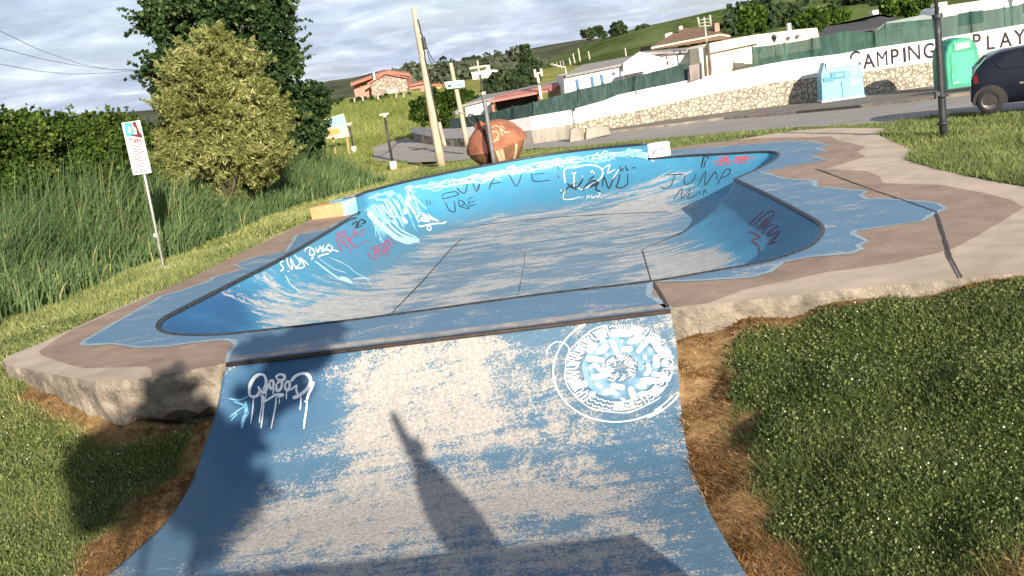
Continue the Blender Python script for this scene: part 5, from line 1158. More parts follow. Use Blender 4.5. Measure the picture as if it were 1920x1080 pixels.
# ------------------------------------------------------------------ hills
def hillmesh(name, sky_px, R0, R1, m, base_z=.6, bump=1.0, seed=0, power=1.0):
    xs = [q[0] for q in sky_px]; ys = [q[1] for q in sky_px]; na, nr_ = 150, 34; V = []; 
    for i in range(na+1):
        x = xs[0]+(xs[-1]-xs[0])*i/na; y = float(np.interp(x, xs, ys)); v = ray(x, y); hx = Vector((v.x, v.y, 0)); sl_ = v.z/hx.length; hx.normalize()
        zt = CAM_H+sl_*R1
        for j in range(nr_+1):
            t = j/nr_; r = R0+(R1-R0)*min(1, t*1.0); f_ = t**power if t <= 1 else 1
            p = hx*r; z = base_z+(zt-base_z)*f_ + bump*(float(vnoise(p.x, p.y, .02, seed))-.5)*4*math.sin(math.pi*min(t, 1))
            V.append((p.x, p.y, z))
    Fs = [(i*(nr_+1)+j, (i+1)*(nr_+1)+j, (i+1)*(nr_+1)+j+1, i*(nr_+1)+j+1) for i in range(na) for j in range(nr_)]
    me = D.meshes.new(name); me.from_pydata(V, [], Fs); me.polygons.foreach_set('use_smooth', [True]*len(Fs)); me.materials.append(m); return struct(name, link(name, me))
def hillmat(name, c1, c2, c3, s1=.012, s2=.09):
    m, nt, p = newmat(name); p.inputs['Roughness'].default_value = 1; p.inputs['Specular IOR Level'].default_value = 0
    tc = N(nt, 'ShaderNodeTexCoord'); mp = N(nt, 'ShaderNodeMapping'); mp.inputs['Scale'].default_value = (1,.45,2); L(nt, tc, 'Object', mp, 0)
    n = N(nt, 'ShaderNodeTexNoise', i_Scale=s1, i_Detail=6.0, i_Roughness=.6); n2 = N(nt, 'ShaderNodeTexNoise', i_Scale=s2, i_Detail=8.0, i_Roughness=.75); L(nt, mp, 0, n, 'Vector'); L(nt, mp, 0, n2, 'Vector')
    r1 = ramp2(nt, n, c1, c2, .42, .58); r2 = ramp2(nt, n2, c3, (1, 1, 1), .40, .56)
    mx = N(nt, 'ShaderNodeMix', data_type='RGBA', blend_type='MULTIPLY'); mx.inputs[0].default_value = 1; L(nt, r1, 0, mx, 6); L(nt, r2, 0, mx, 7); L(nt, mx, 2, p, 'Base Color'); return m
hillmesh('far_hill', [(-900,300),(-200,240),(300,205),(560,168),(611,152),(660,146),(720,133),(800,122),(880,112),(960,98),(1030,84),(1090,74),(1140,70),(1250,60),(1400,50)], 190, 620, hillmat('far hill scrub', (.085,.095,.065), (.13,.135,.085), (.6,.64,.6)), seed=1)
hillmesh('near_hill', [(860,190),(930,160),(990,138),(1030,114),(1080,92),(1130,72),(1200,51),(1270,36),(1330,22),(1400,8),(1460,-4),(1600,-30),(1800,-62),(2050,-95),(2600,-140)], 95, 330, hillmat('near hill meadow', (.085,.12,.04), (.14,.18,.065), (.5,.53,.47)), base_z=.3, seed=2, power=.8)
M_wood = leafmat('hill wood foliage', (.020,.036,.020), (.07,.10,.045), trans=.15); M_tree2 = leafmat('garden tree leaves', (.02,.05,.010), (.10,.165,.03), trans=.3, c3=(.17,.24,.05))
def wood(name, label, region, n, size, m, seed, rr=(2.0, 4.5)):
    r = np.random.default_rng(seed); bl = []
    for k in range(n):
        x, y, Yd = region(r); p = atY(x, y, Yd); q = r.uniform(*rr); bl.append((p.x, p.y, p.z, q*1.2, q, q))
    c = clump_points(bl, n*230, .4, seed, 8, .45); tv = np.clip(.45+.3*r.normal(size=len(c)), 0, 1)
    return tag(fastmesh(name, leaves(c, size, 1.2), 4, m, tv), label, 'woods', kind='stuff')
def reg1(r):
    x = r.uniform(735, 1010); t = r.uniform(0, 1)**.8; yt = np.interp(x, [730,800,900,1010], [142,132,118,96]); yb = np.interp(x, [730,800,900,1010], [160,158,150,138]); return x, yt+(yb-yt)*t, np.interp(t, [0,1], [420,230])
wood('hill_woods', 'dense dark woods covering the far slope behind the cream house', reg1, 46, 1.3, leafmat('pale hill foliage', (.045,.06,.04), (.115,.135,.085), trans=.15), 5, (2.0, 4.4))
def reg2(r):
    x = r.uniform(1375, 1680); t = r.random(); yt = np.interp(x, [1375,1680], [30,-2]); yb = np.interp(x, [1375,1680], [62,26]); return x, yt+(yb-yt)*t, np.interp(t, [0,1], [190,120])
wood('hill_thicket', 'dark thicket on the slope above the camp', reg2, 60, .8, M_wood, 6, (1.5, 3.0))
def simple_tree(name, label, cat, base_px, Yd, bls, n, size, m, grp=None, seed=0, tr_=.12):
    b_ = atY(*base_px, Yd); return tree(name, label, cat, tuple(b_), [blob(x, y, r, Yd+random.uniform(-.4, .4)) for x, y, r in bls], n, size, m, 1.3, tr_, .4, 14, .4, grp, 5, seed)
simple_tree('hilltop_tree', 'round dark tree alone on the hilltop', 'tree', (1162,68), 300, [(1159,54,11),(1154,58,9),(1166,60,9)], 1500, 1.2, M_wood, 'trees on the hilltop', 31, .5)
simple_tree('hilltop_tree', 'ragged dark hilltop trees left of the single round one', 'tree', (1110,74), 300, [(1096,64,6),(1106,64,8),(1116,60,7),(1124,54,5),(1128,64,7)], 1500, 1.0, M_wood, 'trees on the hilltop', 32, .5)
simple_tree('hilltop_tree', 'low dark bush on the hilltop right of the round tree', 'tree', (1205,56), 300, [(1196,55,5),(1208,52,6)], 500, 1.0, M_wood, 'trees on the hilltop', 33, .3)
simple_tree('hilltop_tree', 'flat strip of dark trees on the ridge above the cream house', 'tree', (882,116), 500, [(870,113,4),(878,112,5),(887,111,5),(896,110,4)], 600, 1.5, M_wood, 'trees on the hilltop', 34, .4)
simple_tree('conifer', 'tall dark conifer between the cream house and the white house', 'tree', (988,165), 95, [(983,93,8),(985,106,11),(988,122,15),(984,138,17),(996,138,14),(990,150,18)], 6000, .42, M_wood, None, 35, .3)
simple_tree('garden_tree', 'dark round garden tree behind the white cabin roof', 'tree', (925,185), 74, [(918,160,14),(932,152,14),(945,160,15),(962,150,16),(978,152,16),(1000,148,14),(914,172,10),(930,170,14)], 8000, .30, M_wood, 'garden trees in the camp', 36)
simple_tree('garden_tree', 'bright green garden tree above the cream building', 'tree', (1412,70), 62, [(1410,38,20),(1400,30,14),(1420,28,16),(1412,20,14),(1424,46,14),(1398,50,14),(1428,34,10)], 7000, .22, M_tree2, 'garden trees in the camp', 37)
simple_tree('garden_tree', 'green garden tree left of the dark slate roof', 'tree', (1545,55), 66, [(1500,42,13),(1520,36,16),(1540,30,16),(1560,32,14),(1580,30,12),(1510,50,12),(1545,44,14)], 7000, .24, M_tree2, 'garden trees in the camp', 38)
simple_tree('garden_tree', 'drooping dark green tree at the top edge above the tent', 'tree', (1700,40), 60, [(1665,10,16),(1685,2,18),(1705,4,18),(1725,8,16),(1740,0,14),(1690,16,14),(1715,20,12),(1670,22,10)], 8000, .24, M_tree2, 'garden trees in the camp', 39)
simple_tree('roadside_bush', 'large rounded green bush behind the tall wooden pole', 'bush', (810,232), 59, [(790,200,18),(810,188,20),(830,190,18),(846,182,14),(800,214,20),(825,212,20),(845,205,16),(780,215,12),(860,190,12),(835,228,12)], 12000, .17, M_hedge, None, 40)
simple_tree('roadside_bush', 'green bush right of the blue and white sign', 'bush', (885,200), 62, [(868,178,11),(880,184,12),(890,190,10),(866,192,9)], 3500, .17, M_hedge, None, 41)

# ------------------------------------------------------------------ roadside things
M_pole = mat('weathered pale wood', (.50,.43,.33), (.34,.28,.21), scale=3.5, rough=.9, stretch=(3,3,.35), bump=.006); M_grey = mat('grey painted steel', (.20,.20,.20), (.14,.14,.145), scale=5, rough=.5, metal=.2); M_darkpost = mat('dark painted steel', (.035,.037,.042), (.06,.06,.065), scale=6, rough=.45, metal=.3); M_zinc = mat('bright zinc pole', (.60,.60,.58), (.48,.48,.47), scale=7, rough=.4, metal=.4); M_plastic = plain('grey plastic', (.3,.3,.31), rough=.5)
def pole_px(mb, base_px, top_px, Yd, r0, r1, mi=0, n=8, wob=0):
    a_ = atY(*base_px, Yd); b_ = atY(*top_px, Yd); pts = [a_.lerp(b_, k/6) + Vector((random.uniform(-wob, wob), random.uniform(-wob, wob), 0)) for k in range(7)]
    mb.tube(pts, [r0+(r1-r0)*k/6 for k in range(7)], n, mi); return a_, b_
def px_m(px, Yd): return px*Yd/F_PX
# info sign on a thin pole
bp0 = at(307, 503, -.12); Yd = bp0.y
sg = thing('info_sign', 'tall white rules sign with teal and pink picture on a thin pole', 'sign', tuple(bp0))
s_ = MB(); ctr_ = atY(258, 277, Yd); tpx = at(307,503,-.12); s_.tube([tpx - Vector((0,0,.1)), Vector((ctr_.x+.02, Yd+.02, ctr_.z+.3))], .022, 10); s_.build('pole', M_zinc, sg)
s_ = MB(); s_.prism([(tpx.x+.24*math.cos(t)*(1+.1*math.sin(3*t)), tpx.y+.20*math.sin(t)) for t in np.linspace(0, 2*math.pi, 14)[:-1]], -.25, -.095); s_.build('concrete_footing', mat('cream concrete footing', (.55,.50,.40), (.44,.39,.31), scale=5, rough=.9), sg)
s_ = MB(); s_.box((tpx.x-.02, tpx.y, .52), (.05, .06, .07)); s_.build('clamp', M_zinc, sg)
yaw = math.radians(-14); bx_ = Vector((math.cos(yaw), math.sin(yaw), 0)); bn = Vector((math.sin(yaw), -math.cos(yaw), 0))
BW, BH = .37, .96; bc = Vector((ctr_.x, Yd-.03, ctr_.z))
def board(mb, u0, u1, v0, v1, z0=0.0, th=.02):
    q = [bc + bx_*((u-.5)*BW) + Vector((0, 0, (v-.5)*BH)) + bn*z0 for u, v in ((u0,v0),(u1,v0),(u1,v1),(u0,v1))]; b2 = [p + bn*th for p in q]
    mb.add(q+b2, [(0,3,2,1),(4,5,6,7),(0,1,5,4),(1,2,6,5),(2,3,7,6),(3,0,4,7)])
s_ = MB(); board(s_, 0, 1, 0, 1, 0, .025); bd_ = s_.build('sign_board', plain('white sign sheet', (.66,.66,.67), rough=.4), sg)
def bpart(name, rects, m, z):
    s_ = MB()
    for r in rects: board(s_, *r, z, .003)
    return s_.build(name, m, bd_)
def bpoly(name, pts, m, z):
    s_ = MB(); P = [bc + bx_*((u-.5)*BW) + Vector((0, 0, (v-.5)*BH)) + bn*z for u, v in pts]; s_.add(P, tessellate_polygon([[Vector((u, v, 0)) for u, v in pts]])); return s_.build(name, m, bd_)
bpoly('printed_picture', [(.12,.74),(.5,.72),(.56,.84),(.52,.985),(.14,.985)], plain('teal print', (.06,.36,.38), rough=.4), .0275); bpoly('printed_picture', [(.25,.80),(.42,.79),(.46,.90),(.3,.93)], plain('pale blue print', (.45,.72,.80), rough=.4), .0285)
bpoly('printed_picture', [(.54,.985),(.5,.74),(.62,.66),(.97,.70),(.97,.985)], plain('pink print', (.72,.42,.36), rough=.4), .0275); bpoly('printed_picture', [(.62,.985),(.78,.985),(.86,.80),(.97,.72),(.97,.665),(.42,.735),(.42,.76),(.72,.75),(.74,.86),(.6,.93)], plain('dark red print', (.13,.03,.05), rough=.4), .0288)
bpoly('printed_picture', [(.86,0.02),(.97,0.02),(.97,.30),(.9,.24)], plain('pale mauve print', (.62,.42,.50), rough=.4), .0275)
bpart('printed_title', [(.24,.40,.665,.695),(.46,.58,.60,.67),(.61,.72,.60,.665),(.75,.84,.605,.66),(.24,.28,.60,.66)], plain('red print', (.60,.10,.12), rough=.4), .026)
rl_ = random.Random(5); ln_ = []
for k in range(15): ln_.append((.26, .26+rl_.uniform(.32, .58), .55-k*.030, .565-k*.030))
bpart('printed_text', ln_+[(.2,.3,.04,.07),(.44,.52,.04,.08),(.66,.74,.04,.075)], plain('grey print', (.10,.10,.13), rough=.5), .026); bpart('printed_seal', [(.80,.87,.41,.44)], M_black, .0265)
# picture board behind the poplar
Yd = 38
ms = thing('picture_board', 'blue and orange picture board on wooden legs half hidden by the dark tree', 'board', tuple(atY(640,285,Yd)))
part('panel', [(601,226),(644,213),(655,256),(612,262)], Yd, .06, plain('cream board', (.66,.56,.36), rough=.5), ms); part('printed_sky', [(603,228),(643.5,214.5),(648,232),(607,242)], Yd-.012, .01, plain('sky blue print', (.22,.55,.72), rough=.5), ms); part('printed_land', [(611,257),(608,243),(632,240),(640,248),(630,252)], Yd-.012, .01, plain('orange print', (.66,.25,.08), rough=.5), ms)
for x in (624, 650): part('leg', [(x-2,252),(x+2,252),(x+7,288),(x+3,288)], Yd+.07, .1, mat('ochre wooden leg', (.42,.30,.12), (.30,.2,.08), scale=5), ms)
# low T lamps
def low_lamp(base_px, top_px, label):
    b_ = at_ground(*base_px); Yd = b_.y; t = thing('path_lamp', label, 'lamp', tuple(b_), 'low path lamps')
    tp = atY(*top_px, Yd); s_ = MB(); k = .35
    s_.lathe([(.001,0),(.20,-.15),(.18,.34),(.14,.36),(.001,.36)], 4, 0, Matrix.Translation(b_)); s_.build('concrete_base', M_cream, t)
    s_ = MB(); s_.tube([b_+Vector((0,0,.3)), Vector((b_.x, b_.y, tp.z-.1))], .055, 8); s_.build('post', M_darkpost, t)
    s_ = MB(); s_.tube([Vector((b_.x,b_.y,tp.z-.14)), Vector((b_.x,b_.y,tp.z-.03))], .085, 8); s_.build('lamp_neck', M_cream, t)
    s_ = MB(); s_.box((b_.x, b_.y, tp.z), (.40, .22, .07)); s_.build('lamp_head', M_cream, t)
low_lamp((738,317), (720,214), 'low black T shaped lamp on a cream block by the side road'); low_lamp((664,285), (652,232), 'low black T shaped lamp right beside the blue and orange picture board')
# wooden utility pole
b_ = at_ground(829, 313); Yd = b_.y
up_ = thing('wooden_pole', 'tall weathered pale wooden utility pole with a short brace at its foot', 'utility pole', tuple(b_))
s_ = MB(); pole_px(s_, (829,317), (775,15), Yd, .19, .105, wob=.015, n=10); s_.build('pole', M_pole, up_)
s_ = MB(); pole_px(s_, (834,274), (823,229), Yd-.15, .085, .075); s_.build('brace', M_pole, up_)
s_ = MB(); pole_px(s_, (797,93), (793,70), Yd-.1, .085, .085); s_.build('cable_joint', M_darkpost, up_); s_ = MB(); pts = [atY(x, y, Yd-.15) for x, y in ((783,36),(788,52),(789,60),(794,72))]; s_.tube(pts, .025, 6); pts = [atY(x, y, Yd-.15) for x, y in ((796,95),(797,110),(806,150),(816,200),(826,240))]; s_.tube(pts, .022, 6); s_.build('cable', M_darkpost, up_)
wr_ = thing('stay_wire', 'pair of thin wires running from the wooden pole down to the right', 'wires', tuple(atY(800,85,Yd)))
for (x0,y0,x1,y1) in ((799,86,820,117),(801,96,811,117)):
    a_ = atY(x0, y0, Yd); b2 = atY(x1, y1, Yd+14); s_ = MB(); s_.tube([a_.lerp(b2, k/5)-Vector((0,0,.25*math.sin(math.pi*k/5))) for k in range(6)], .022, 5); s_.build('wire', M_grey, wr_)
# pole with the small blue and white sign
Yd = 47
p2 = thing('signed_pole', 'thinner wooden pole carrying a small blue and white sign', 'utility pole', tuple(atY(876,272,Yd)))
s_ = MB(); pole_px(s_, (877,274), (845,118), Yd, .13, .09, wob=.01); s_.build('pole', M_pole, p2)
s_ = MB(); pole_px(s_, (858,215), (853,208), Yd-.1, .16, .16); s_.build('junction_box', M_grey, p2)
sb = part('sign_panel', [(833,154),(870,150),(871,163),(838,167)], Yd-.25, .05, plain('white sign face', (.72,.78,.78), rough=.5), p2)
part('sign_panel_print', [(838,158),(869,154.5),(870,162.5),(839,166.3)], Yd-.27, .01, plain('turquoise sign print', (.30,.62,.66), rough=.5), sb); part('sign_symbol', [(840,160),(843,158),(846,160),(845,163),(841,164)], Yd-.29, .01, M_letter, sb); part('sign_symbol', [(857,158.5),(865,157),(865.5,160),(858,161.5)], Yd-.29, .01, plain('dark teal print', (.05,.22,.26)), sb)
s_ = MB(); s_.tube([atY(870,212,Yd-.1), atY(858,207,Yd-.1)], .05, 6); s_.build('arm_lamp', M_galv, p2)
# grey lamp post in front of the buoy
b_ = at(927, 308, .0); Yd = 26.0
gp = thing('steel_post', 'slim grey steel post standing in front of the rusty buoy', 'post', tuple(atY(927,312,Yd)))
s_ = MB(); pole_px(s_, (928,318), (906,175), Yd, .055, .055); s_.build('post_lower', M_grey, gp); s_ = MB(); pole_px(s_, (906,176), (900,140), Yd, .035, .03); s_.build('post_upper', M_darkpost, gp); s_ = MB(); pole_px(s_, (906.5,178), (905.5,172), Yd, .075, .075); s_.build('collar', M_galv, gp)
# rusty buoy
M_buoy = mat('orange rusted steel', (.37,.145,.08), (.20,.08,.05), scale=3.4, rough=.85, bump=.012, lo=.38, hi=.66); M_buoyd = mat('dark rusted panel', (.15,.095,.05), (.31,.135,.075), scale=3, rough=.9, bump=.01); M_rib = mat('cream painted rib', (.66,.52,.34), (.50,.34,.2), scale=4, rough=.8)
Yd = 27.0; bc_ = atY(930, 268, Yd); bu = thing('rusty_buoy', 'large rusty orange buoy with cream ribs, top ring and scrawled graffiti', 'buoy', (bc_.x, bc_.y, -.2))
tilt = Matrix.Translation(bc_) @ Matrix.Rotation(math.radians(-9), 4, 'Y') @ Matrix.Rotation(math.radians(5), 4, 'X')
R_ = px_m(57, Yd)
prof = [(.001,.74),(.15,.735),(.34,.70),(.55,.60),(.76,.42),(.92,.20),(.995,.03),(1.0,-.02),(.985,-.08)]
low = [(.985,-.08),(.93,-.22),(.80,-.42),(.62,-.62),(.42,-.78),(.25,-.86),(.001,-.87)]
PR = lambda f_, a_, k=1.0: tilt @ Vector((f_[0]*R_*k*math.cos(a_), f_[0]*R_*k*math.sin(a_), f_[1]*R_*k))
s_ = MB(); s_.lathe([(r*R_, z*R_) for r, z in prof], 36, 0, tilt); s_.build('upper_shell', M_buoy, bu); s_ = MB(); s_.lathe([(r*R_, z*R_) for r, z in low], 36, 0, tilt); s_.build('lower_shell', M_buoyd, bu)
s_ = MB(); s_.lathe([(.995*R_,-.02*R_),(1.008*R_,-.035*R_),(1.008*R_,-.08*R_),(.975*R_,-.10*R_)], 36, 0, tilt); s_.build('rim_band', M_buoy, bu)
def meridian(a0, pf, w0, name, m, th=.012):
    q = MB(); vs = []
    pts = [pf[i] for i in range(len(pf))]
    for f_ in pts:
        for da in (-w0, w0): vs.append(PR(f_, a0+da/max(.25, f_[0]), 1.0+th))
    q.add(vs, [(2*i, 2*i+1, 2*i+3, 2*i+2) for i in range(len(pts)-1)], 0, True); q.build(name, m, bu)
meridian(math.radians(-112), prof[2:]+low[:5], .075, 'dark_band', mat('brown steel band', (.10,.035,.03), (.06,.022,.02), scale=6, rough=.7), .02)
for a0 in (-150, -92, -84, -52, -20): meridian(math.radians(a0), low[:6], .055, 'rib', M_rib)
s_ = MB(); tn = tilt @ Matrix.Rotation(math.radians(-27), 4, 'Y'); s_.lathe([(.17*R_,.66*R_),(.16*R_,.84*R_),(.12*R_,.92*R_),(.001,.92*R_)], 14, 0, tn); s_.build('neck', M_buoy, bu)
s_ = MB(); s_.tube([tn @ Vector((.115*R_*math.sin(t), .03, (1.06+.19*math.cos(t))*R_)) for t in np.linspace(0, 2*math.pi, 18)], .035*R_, 6, cap=False); s_.build('lifting_ring', M_dark, bu)
up_bvh = [o for o in bu.children if o.name.startswith('upper_shell')][0]
BVH_BUOY = BVHTree.FromPolygons([tuple(v.co) for v in up_bvh.data.vertices], [tuple(f.vertices) for f in up_bvh.data.polygons])
Cb = crop(840, 180, 180/1296)
marks('pale_graffiti', [(Cb(p), wd) for p, wd in [([(485,470),(510,540),(550,590)], 1.8), ([(490,460),(530,445)], 1.8), ([(590,490),(650,480),(680,520),(670,570),(620,600)], 1.8), ([(590,430),(640,400),(690,420)], 1.6), ([(700,440),(720,500),(740,540)], 1.6), ([(690,410),(740,470),(790,495),(830,480)], 1.8), ([(720,395),(760,440)], 1.6), ([(640,540),(660,560)], 1.8), ([(600,620),(660,600),(700,580)], 1.6)]], M_rib, BVH_BUOY, bu, 'pale scrawled letters on the rusty shell')
# dark lamp post on the right lawn
b_ = at(1770, 257, -.03); Yd = b_.y
lp = thing('lamp_post', 'dark square lamp post on the right lawn, cut by the top of the frame', 'lamp post', tuple(b_))
s_ = MB(); pole_px(s_, (1770,260), (1757,28), Yd, .085, .07, n=4); s_.build('lower_post', M_darkpost, lp); s_ = MB(); pole_px(s_, (1757,30), (1742,-260), Yd, .042, .04); s_.build('upper_post', M_darkpost, lp); s_ = MB(); pole_px(s_, (1758,34), (1757,26), Yd, .11, .105, n=8); s_.build('collar', M_darkpost, lp)
for y in (180, 231): s_ = MB(); c = atY(1770-(257-y)*.058, y, Yd); s_.lathe([(.10,-.02),(.125,-.02),(.125,.02),(.10,.02)], 12, 0, Matrix.Translation(c)); s_.build('clamp', M_darkpost, lp)
s_ = MB(); c = atY(1757,178,Yd-.02); s_.box(c, (.09,.09,.13)); s_.build('fuse_box', M_darkpost, lp)
# street lantern in front of the wall
q_ = at_ground(1459, 199); Yd = q_.y-.55
sl_ = thing('street_lantern', 'pale and dark street lantern post against the stone wall', 'lamp post', tuple(atY(1459,201,Yd)))
s_ = MB(); pole_px(s_, (1459,203), (1455.5,120), Yd, .06, .05); s_.build('lower_post', M_brown2, sl_); s_ = MB(); pole_px(s_, (1455.5,121), (1452,79), Yd, .05, .04); s_.build('upper_post', M_galv, sl_)
s_ = MB(); c = atY(1451.5,74,Yd); s_.lathe([(.05,-.12),(.14,.1),(.16,.12),(.06,.22),(.001,.25)], 8, 0, Matrix.Translation(c)); s_.build('lantern', M_darkpost, sl_)
# antennas and masts
def antenna(name, label, base, top, Yd, bars, m, r=.05, grp=None):
    t = thing(name, label, 'antenna', tuple(atY(*base, Yd)), grp); s_ = MB(); pole_px(s_, base, top, Yd, r, r*.8); s_.build('mast', m, t)
    for (x0,y0,x1,y1,rr) in bars: s_ = MB(); s_.tube([atY(x0,y0,Yd-.08), atY(x1,y1,Yd-.08)], rr, 6); s_.build('bar', m, t)
antenna('tv_antenna', 'cream mast with two upright panels above the red awning', (1015,186), (1007,138), 54, [(1002,130,1004,145,.07),(1014,129,1016,143,.07),(1003,139,1015,136,.05)], M_cream, .09, 'antennas on the camp roofs')
antenna('tv_antenna', 'comb shaped antenna on the left end of the white house', (1062,141), (1059,124), 51.5, [(1032,120,1060,127,.05),(1036,118,1039,126,.02),(1043,116,1046,131,.02),(1050,114,1054,134,.02),(1055,113,1059,130,.02)], M_galv, .06, 'antennas on the camp roofs')
antenna('tv_antenna', 'large square grid antenna on a mast by the brown roof', (1325,80), (1320,32), 49, [(1308,32,1312,52,.05),(1331,28,1333,50,.05),(1310,50,1333,48,.03),(1309,44,1332,41,.02),(1309,38,1331,35,.02)], M_galv, .05, 'antennas on the camp roofs')
antenna('tv_antenna', 'thin antenna stand rising above the green screen fence', (1252,122), (1249,103), 46, [(1251,116,1263,122,.02),(1251,116,1246,124,.02),(1245,109,1254,107,.02)], M_darkpost, .03, 'antennas on the camp roofs')
for k, (x0,y0,x1,y1) in enumerate(((1088,116,1084,91),(1078,119,1074,100),(1070,122,1067,109),(1106,112,1103,96),(1174,106,1172,90))):
    t = D.objects.new; s_ = MB(); pole_px(s_, (x0,y0), (x1,y1), 85, .07, .05); o = s_.build('field_pole', M_galv)
    tag(o, 'thin pale wooden pole in the meadow behind the white house', 'pole', 'poles in the meadow')
antenna('cream_mast', 'thin cream mast in front of the far cream house', (900,152), (895,114), 90, [(894,117,897,116.5,.02)], M_cream, .08)
# overhead cables at the left
pc = thing('overhead_cables', 'three thin overhead cables sagging across the sky at the left', 'cables', tuple(atY(262,130,70)))
for pts in ([(-60,30),(0,58),(70,92),(150,120),(205,130),(262,131)], [(-60,72),(0,90),(80,111),(150,124),(205,130),(262,132)], [(-60,108),(0,120),(70,133),(130,139),(200,137),(262,132)]):
    s_ = MB(); n = len(pts); s_.tube([atY(x, y, 30+40*i/(n-1)) for i, (x, y) in enumerate(pts)], .012, 5); s_.build('cable', M_grey, pc)

# ------------------------------------------------------------------ recycling bins
M_bluebin = mat('sun bleached light blue plastic', (.17,.43,.60), (.22,.50,.66), scale=1.2, rough=.5); M_blue2 = plain('darker blue plastic', (.07,.24,.33), rough=.5); M_paleb = plain('bleached white blue plastic', (.62,.74,.80), rough=.5)
b_ = at_ground(1582, 188); b_.z += .13; Yw = b_.y-1.75; bb = thing('recycling_bin', 'sun bleached light blue paper recycling bin against the stone wall', 'recycling bin', (atY(1582,190,Yw).x, Yw, atY(1582,191,Yw).z))
O = Vector(bb.location); k = px_m(1, Yw); W2, H2, Dp = 76*k, 74*k, 1.15
rotb = Matrix.Translation(O) @ Matrix.Rotation(math.radians(-8), 4, 'Z')
def lb(mb, x, y, z, sx, sy, sz, tp=1.0):
    vs = []
    for (a_, b2, d_) in ((-1,-1,0),(1,-1,0),(1,1,0),(-1,1,0),(-1,-1,1),(1,-1,1),(1,1,1),(-1,1,1)):
        t = tp if d_ else 1; vs.append(rotb @ Vector((x+a_*sx/2*t, y+b2*sy/2*t, z+d_*sz)))
    mb.add(vs, [(0,3,2,1),(4,5,6,7),(0,1,5,4),(1,2,6,5),(2,3,7,6),(3,0,4,7)])
s_ = MB(); lb(s_, 0, Dp/2, .10, W2, Dp, H2*.70, .95); s_.build('body', M_bluebin, bb)
s_ = MB(); lb(s_, 0, Dp/2, .10+H2*.70, W2*.93, Dp*.9, H2*.26, .80); s_.build('hood', M_bluebin, bb)
s_ = MB(); lb(s_, -.02, Dp*.06, .12+H2*.80, W2*.66, .10, H2*.14); s_.build('hood_panel', M_paleb, bb)
s_ = MB(); lb(s_, -W2*.08, -.005, H2*.60, W2*.34, .06, H2*.17); sl2 = s_.build('slot_frame', M_blue2, bb); s_ = MB(); lb(s_, -W2*.06, -.02, H2*.64, W2*.18, .05, H2*.07); s_.build('slot_flap', M_bluebin, sl2)
s_ = MB(); lb(s_, -W2*.32, -.005, H2*.56, W2*.24, .04, H2*.10); s_.build('slot_frame', M_blue2, bb)
s_ = MB(); lb(s_, W2*.28, -.005, H2*.64, .24, .03, .24); st_ = s_.build('sticker', M_white, bb); s_ = MB(); lb(s_, W2*.28, -.022, H2*.64+.09, .06, .02, .06); s_.build('sticker_symbol', M_letter, st_)
s_ = MB(); lb(s_, W2*.27, -.005, H2*.40, .40, .03, .22); s_.build('label_plate', M_paleb, bb)
s_ = MB(); lb(s_, -.02, -.012, .16, .03, .03, H2*.42); s_.build('front_seam', M_blue2, bb)
for x in (-.42, .42): s_ = MB(); lb(s_, x*W2, Dp*.15, 0, .22, .3, .12); s_.build('foot', M_paleb, bb)
s_ = MB(); lb(s_, 0, Dp/2, .10, W2*1.03, Dp*1.02, .09); s_.build('base_rim', M_paleb, bb)
for z in (.75, .95): s_ = MB(); lb(s_, W2*.50, Dp*.4, z, .06, .3, .07); s_.build('side_latch', M_paleb, bb)
M_gbin = mat('green recycling plastic', (.025,.23,.14), (.04,.30,.19), scale=1.3, rough=.45); M_gbin2 = plain('pale green plastic', (.30,.58,.40), rough=.5)
Yg = at_ground(1800,166).y-2.3; g0 = atY(1807,167,Yg); gb = thing('recycling_bin', 'green dome topped glass recycling bin beneath the black lettering', 'recycling bin', tuple(g0))
k = px_m(1, Yg); Wg, Hg = 62*k, 92*k
pr = [(-.5,0),(.5,0),(.52,.55),(.50,.72),(.42,.87),(.26,.965),(.0,1.0),(-.26,.965),(-.42,.87),(-.50,.72),(-.52,.55)]
def ringsec(y, sc_, zs=1.0): return [(g0.x+a_*Wg*sc_, g0.y+y, g0.z+.06+b2*Hg*zs) for a_, b2 in pr]
s_ = MB(); secs = [ringsec(0,.93,.97), ringsec(.06,.99,.995), ringsec(.2,1,1), ringsec(1.1,1,1), ringsec(1.25,.94,.97)]; n = len(pr)
s_.add([v for q in secs for v in q], [(i*n+j, i*n+(j+1) % n, (i+1)*n+(j+1) % n, (i+1)*n+j) for i in range(4) for j in range(n)], 0, False); s_.add(secs[0], [tuple(range(n))]); s_.add(secs[-1], [tuple(range(n))[::-1]]); s_.build('body', M_gbin, gb)
def gpart(name, pts, y, m, th=.03): 
    s_ = MB(); s_.ext([(a_*Wg, b2*Hg) for a_, b2 in pts], (g0.x, g0.y-y, g0.z+.06), X_, Y_, Z_, th); return s_.build(name, m, gb)
gpart('slot_frame', [(-.26,.74),(.27,.76),(.28,.93),(-.25,.91)], .03, plain('mid green plastic', (.06,.30,.17), rough=.5)); gpart('slot_label', [(-.19,.77),(.20,.79),(.21,.89),(-.18,.87)], .045, plain('cream label', (.70,.70,.48), rough=.5))
gpart('front_panel', [(-.34,.08),(.36,.08),(.36,.72),(-.34,.70)], .022, mat('lighter green panel', (.05,.33,.22), (.07,.40,.27), scale=1.6, rough=.5)); gpart('side_plate', [(-.30,.30),(-.20,.30),(-.20,.50),(-.30,.50)], .034, plain('green plate', (.04,.27,.17))); gpart('maker_mark', [(-.32,.10),(-.12,.12),(-.12,.145),(-.32,.125)], .034, M_gbin2)
s_ = MB(); s_.box((g0.x, g0.y+.6, g0.z+.03), (Wg*.9, 1.1, .10)); s_.build('base', M_gbin2, gb)
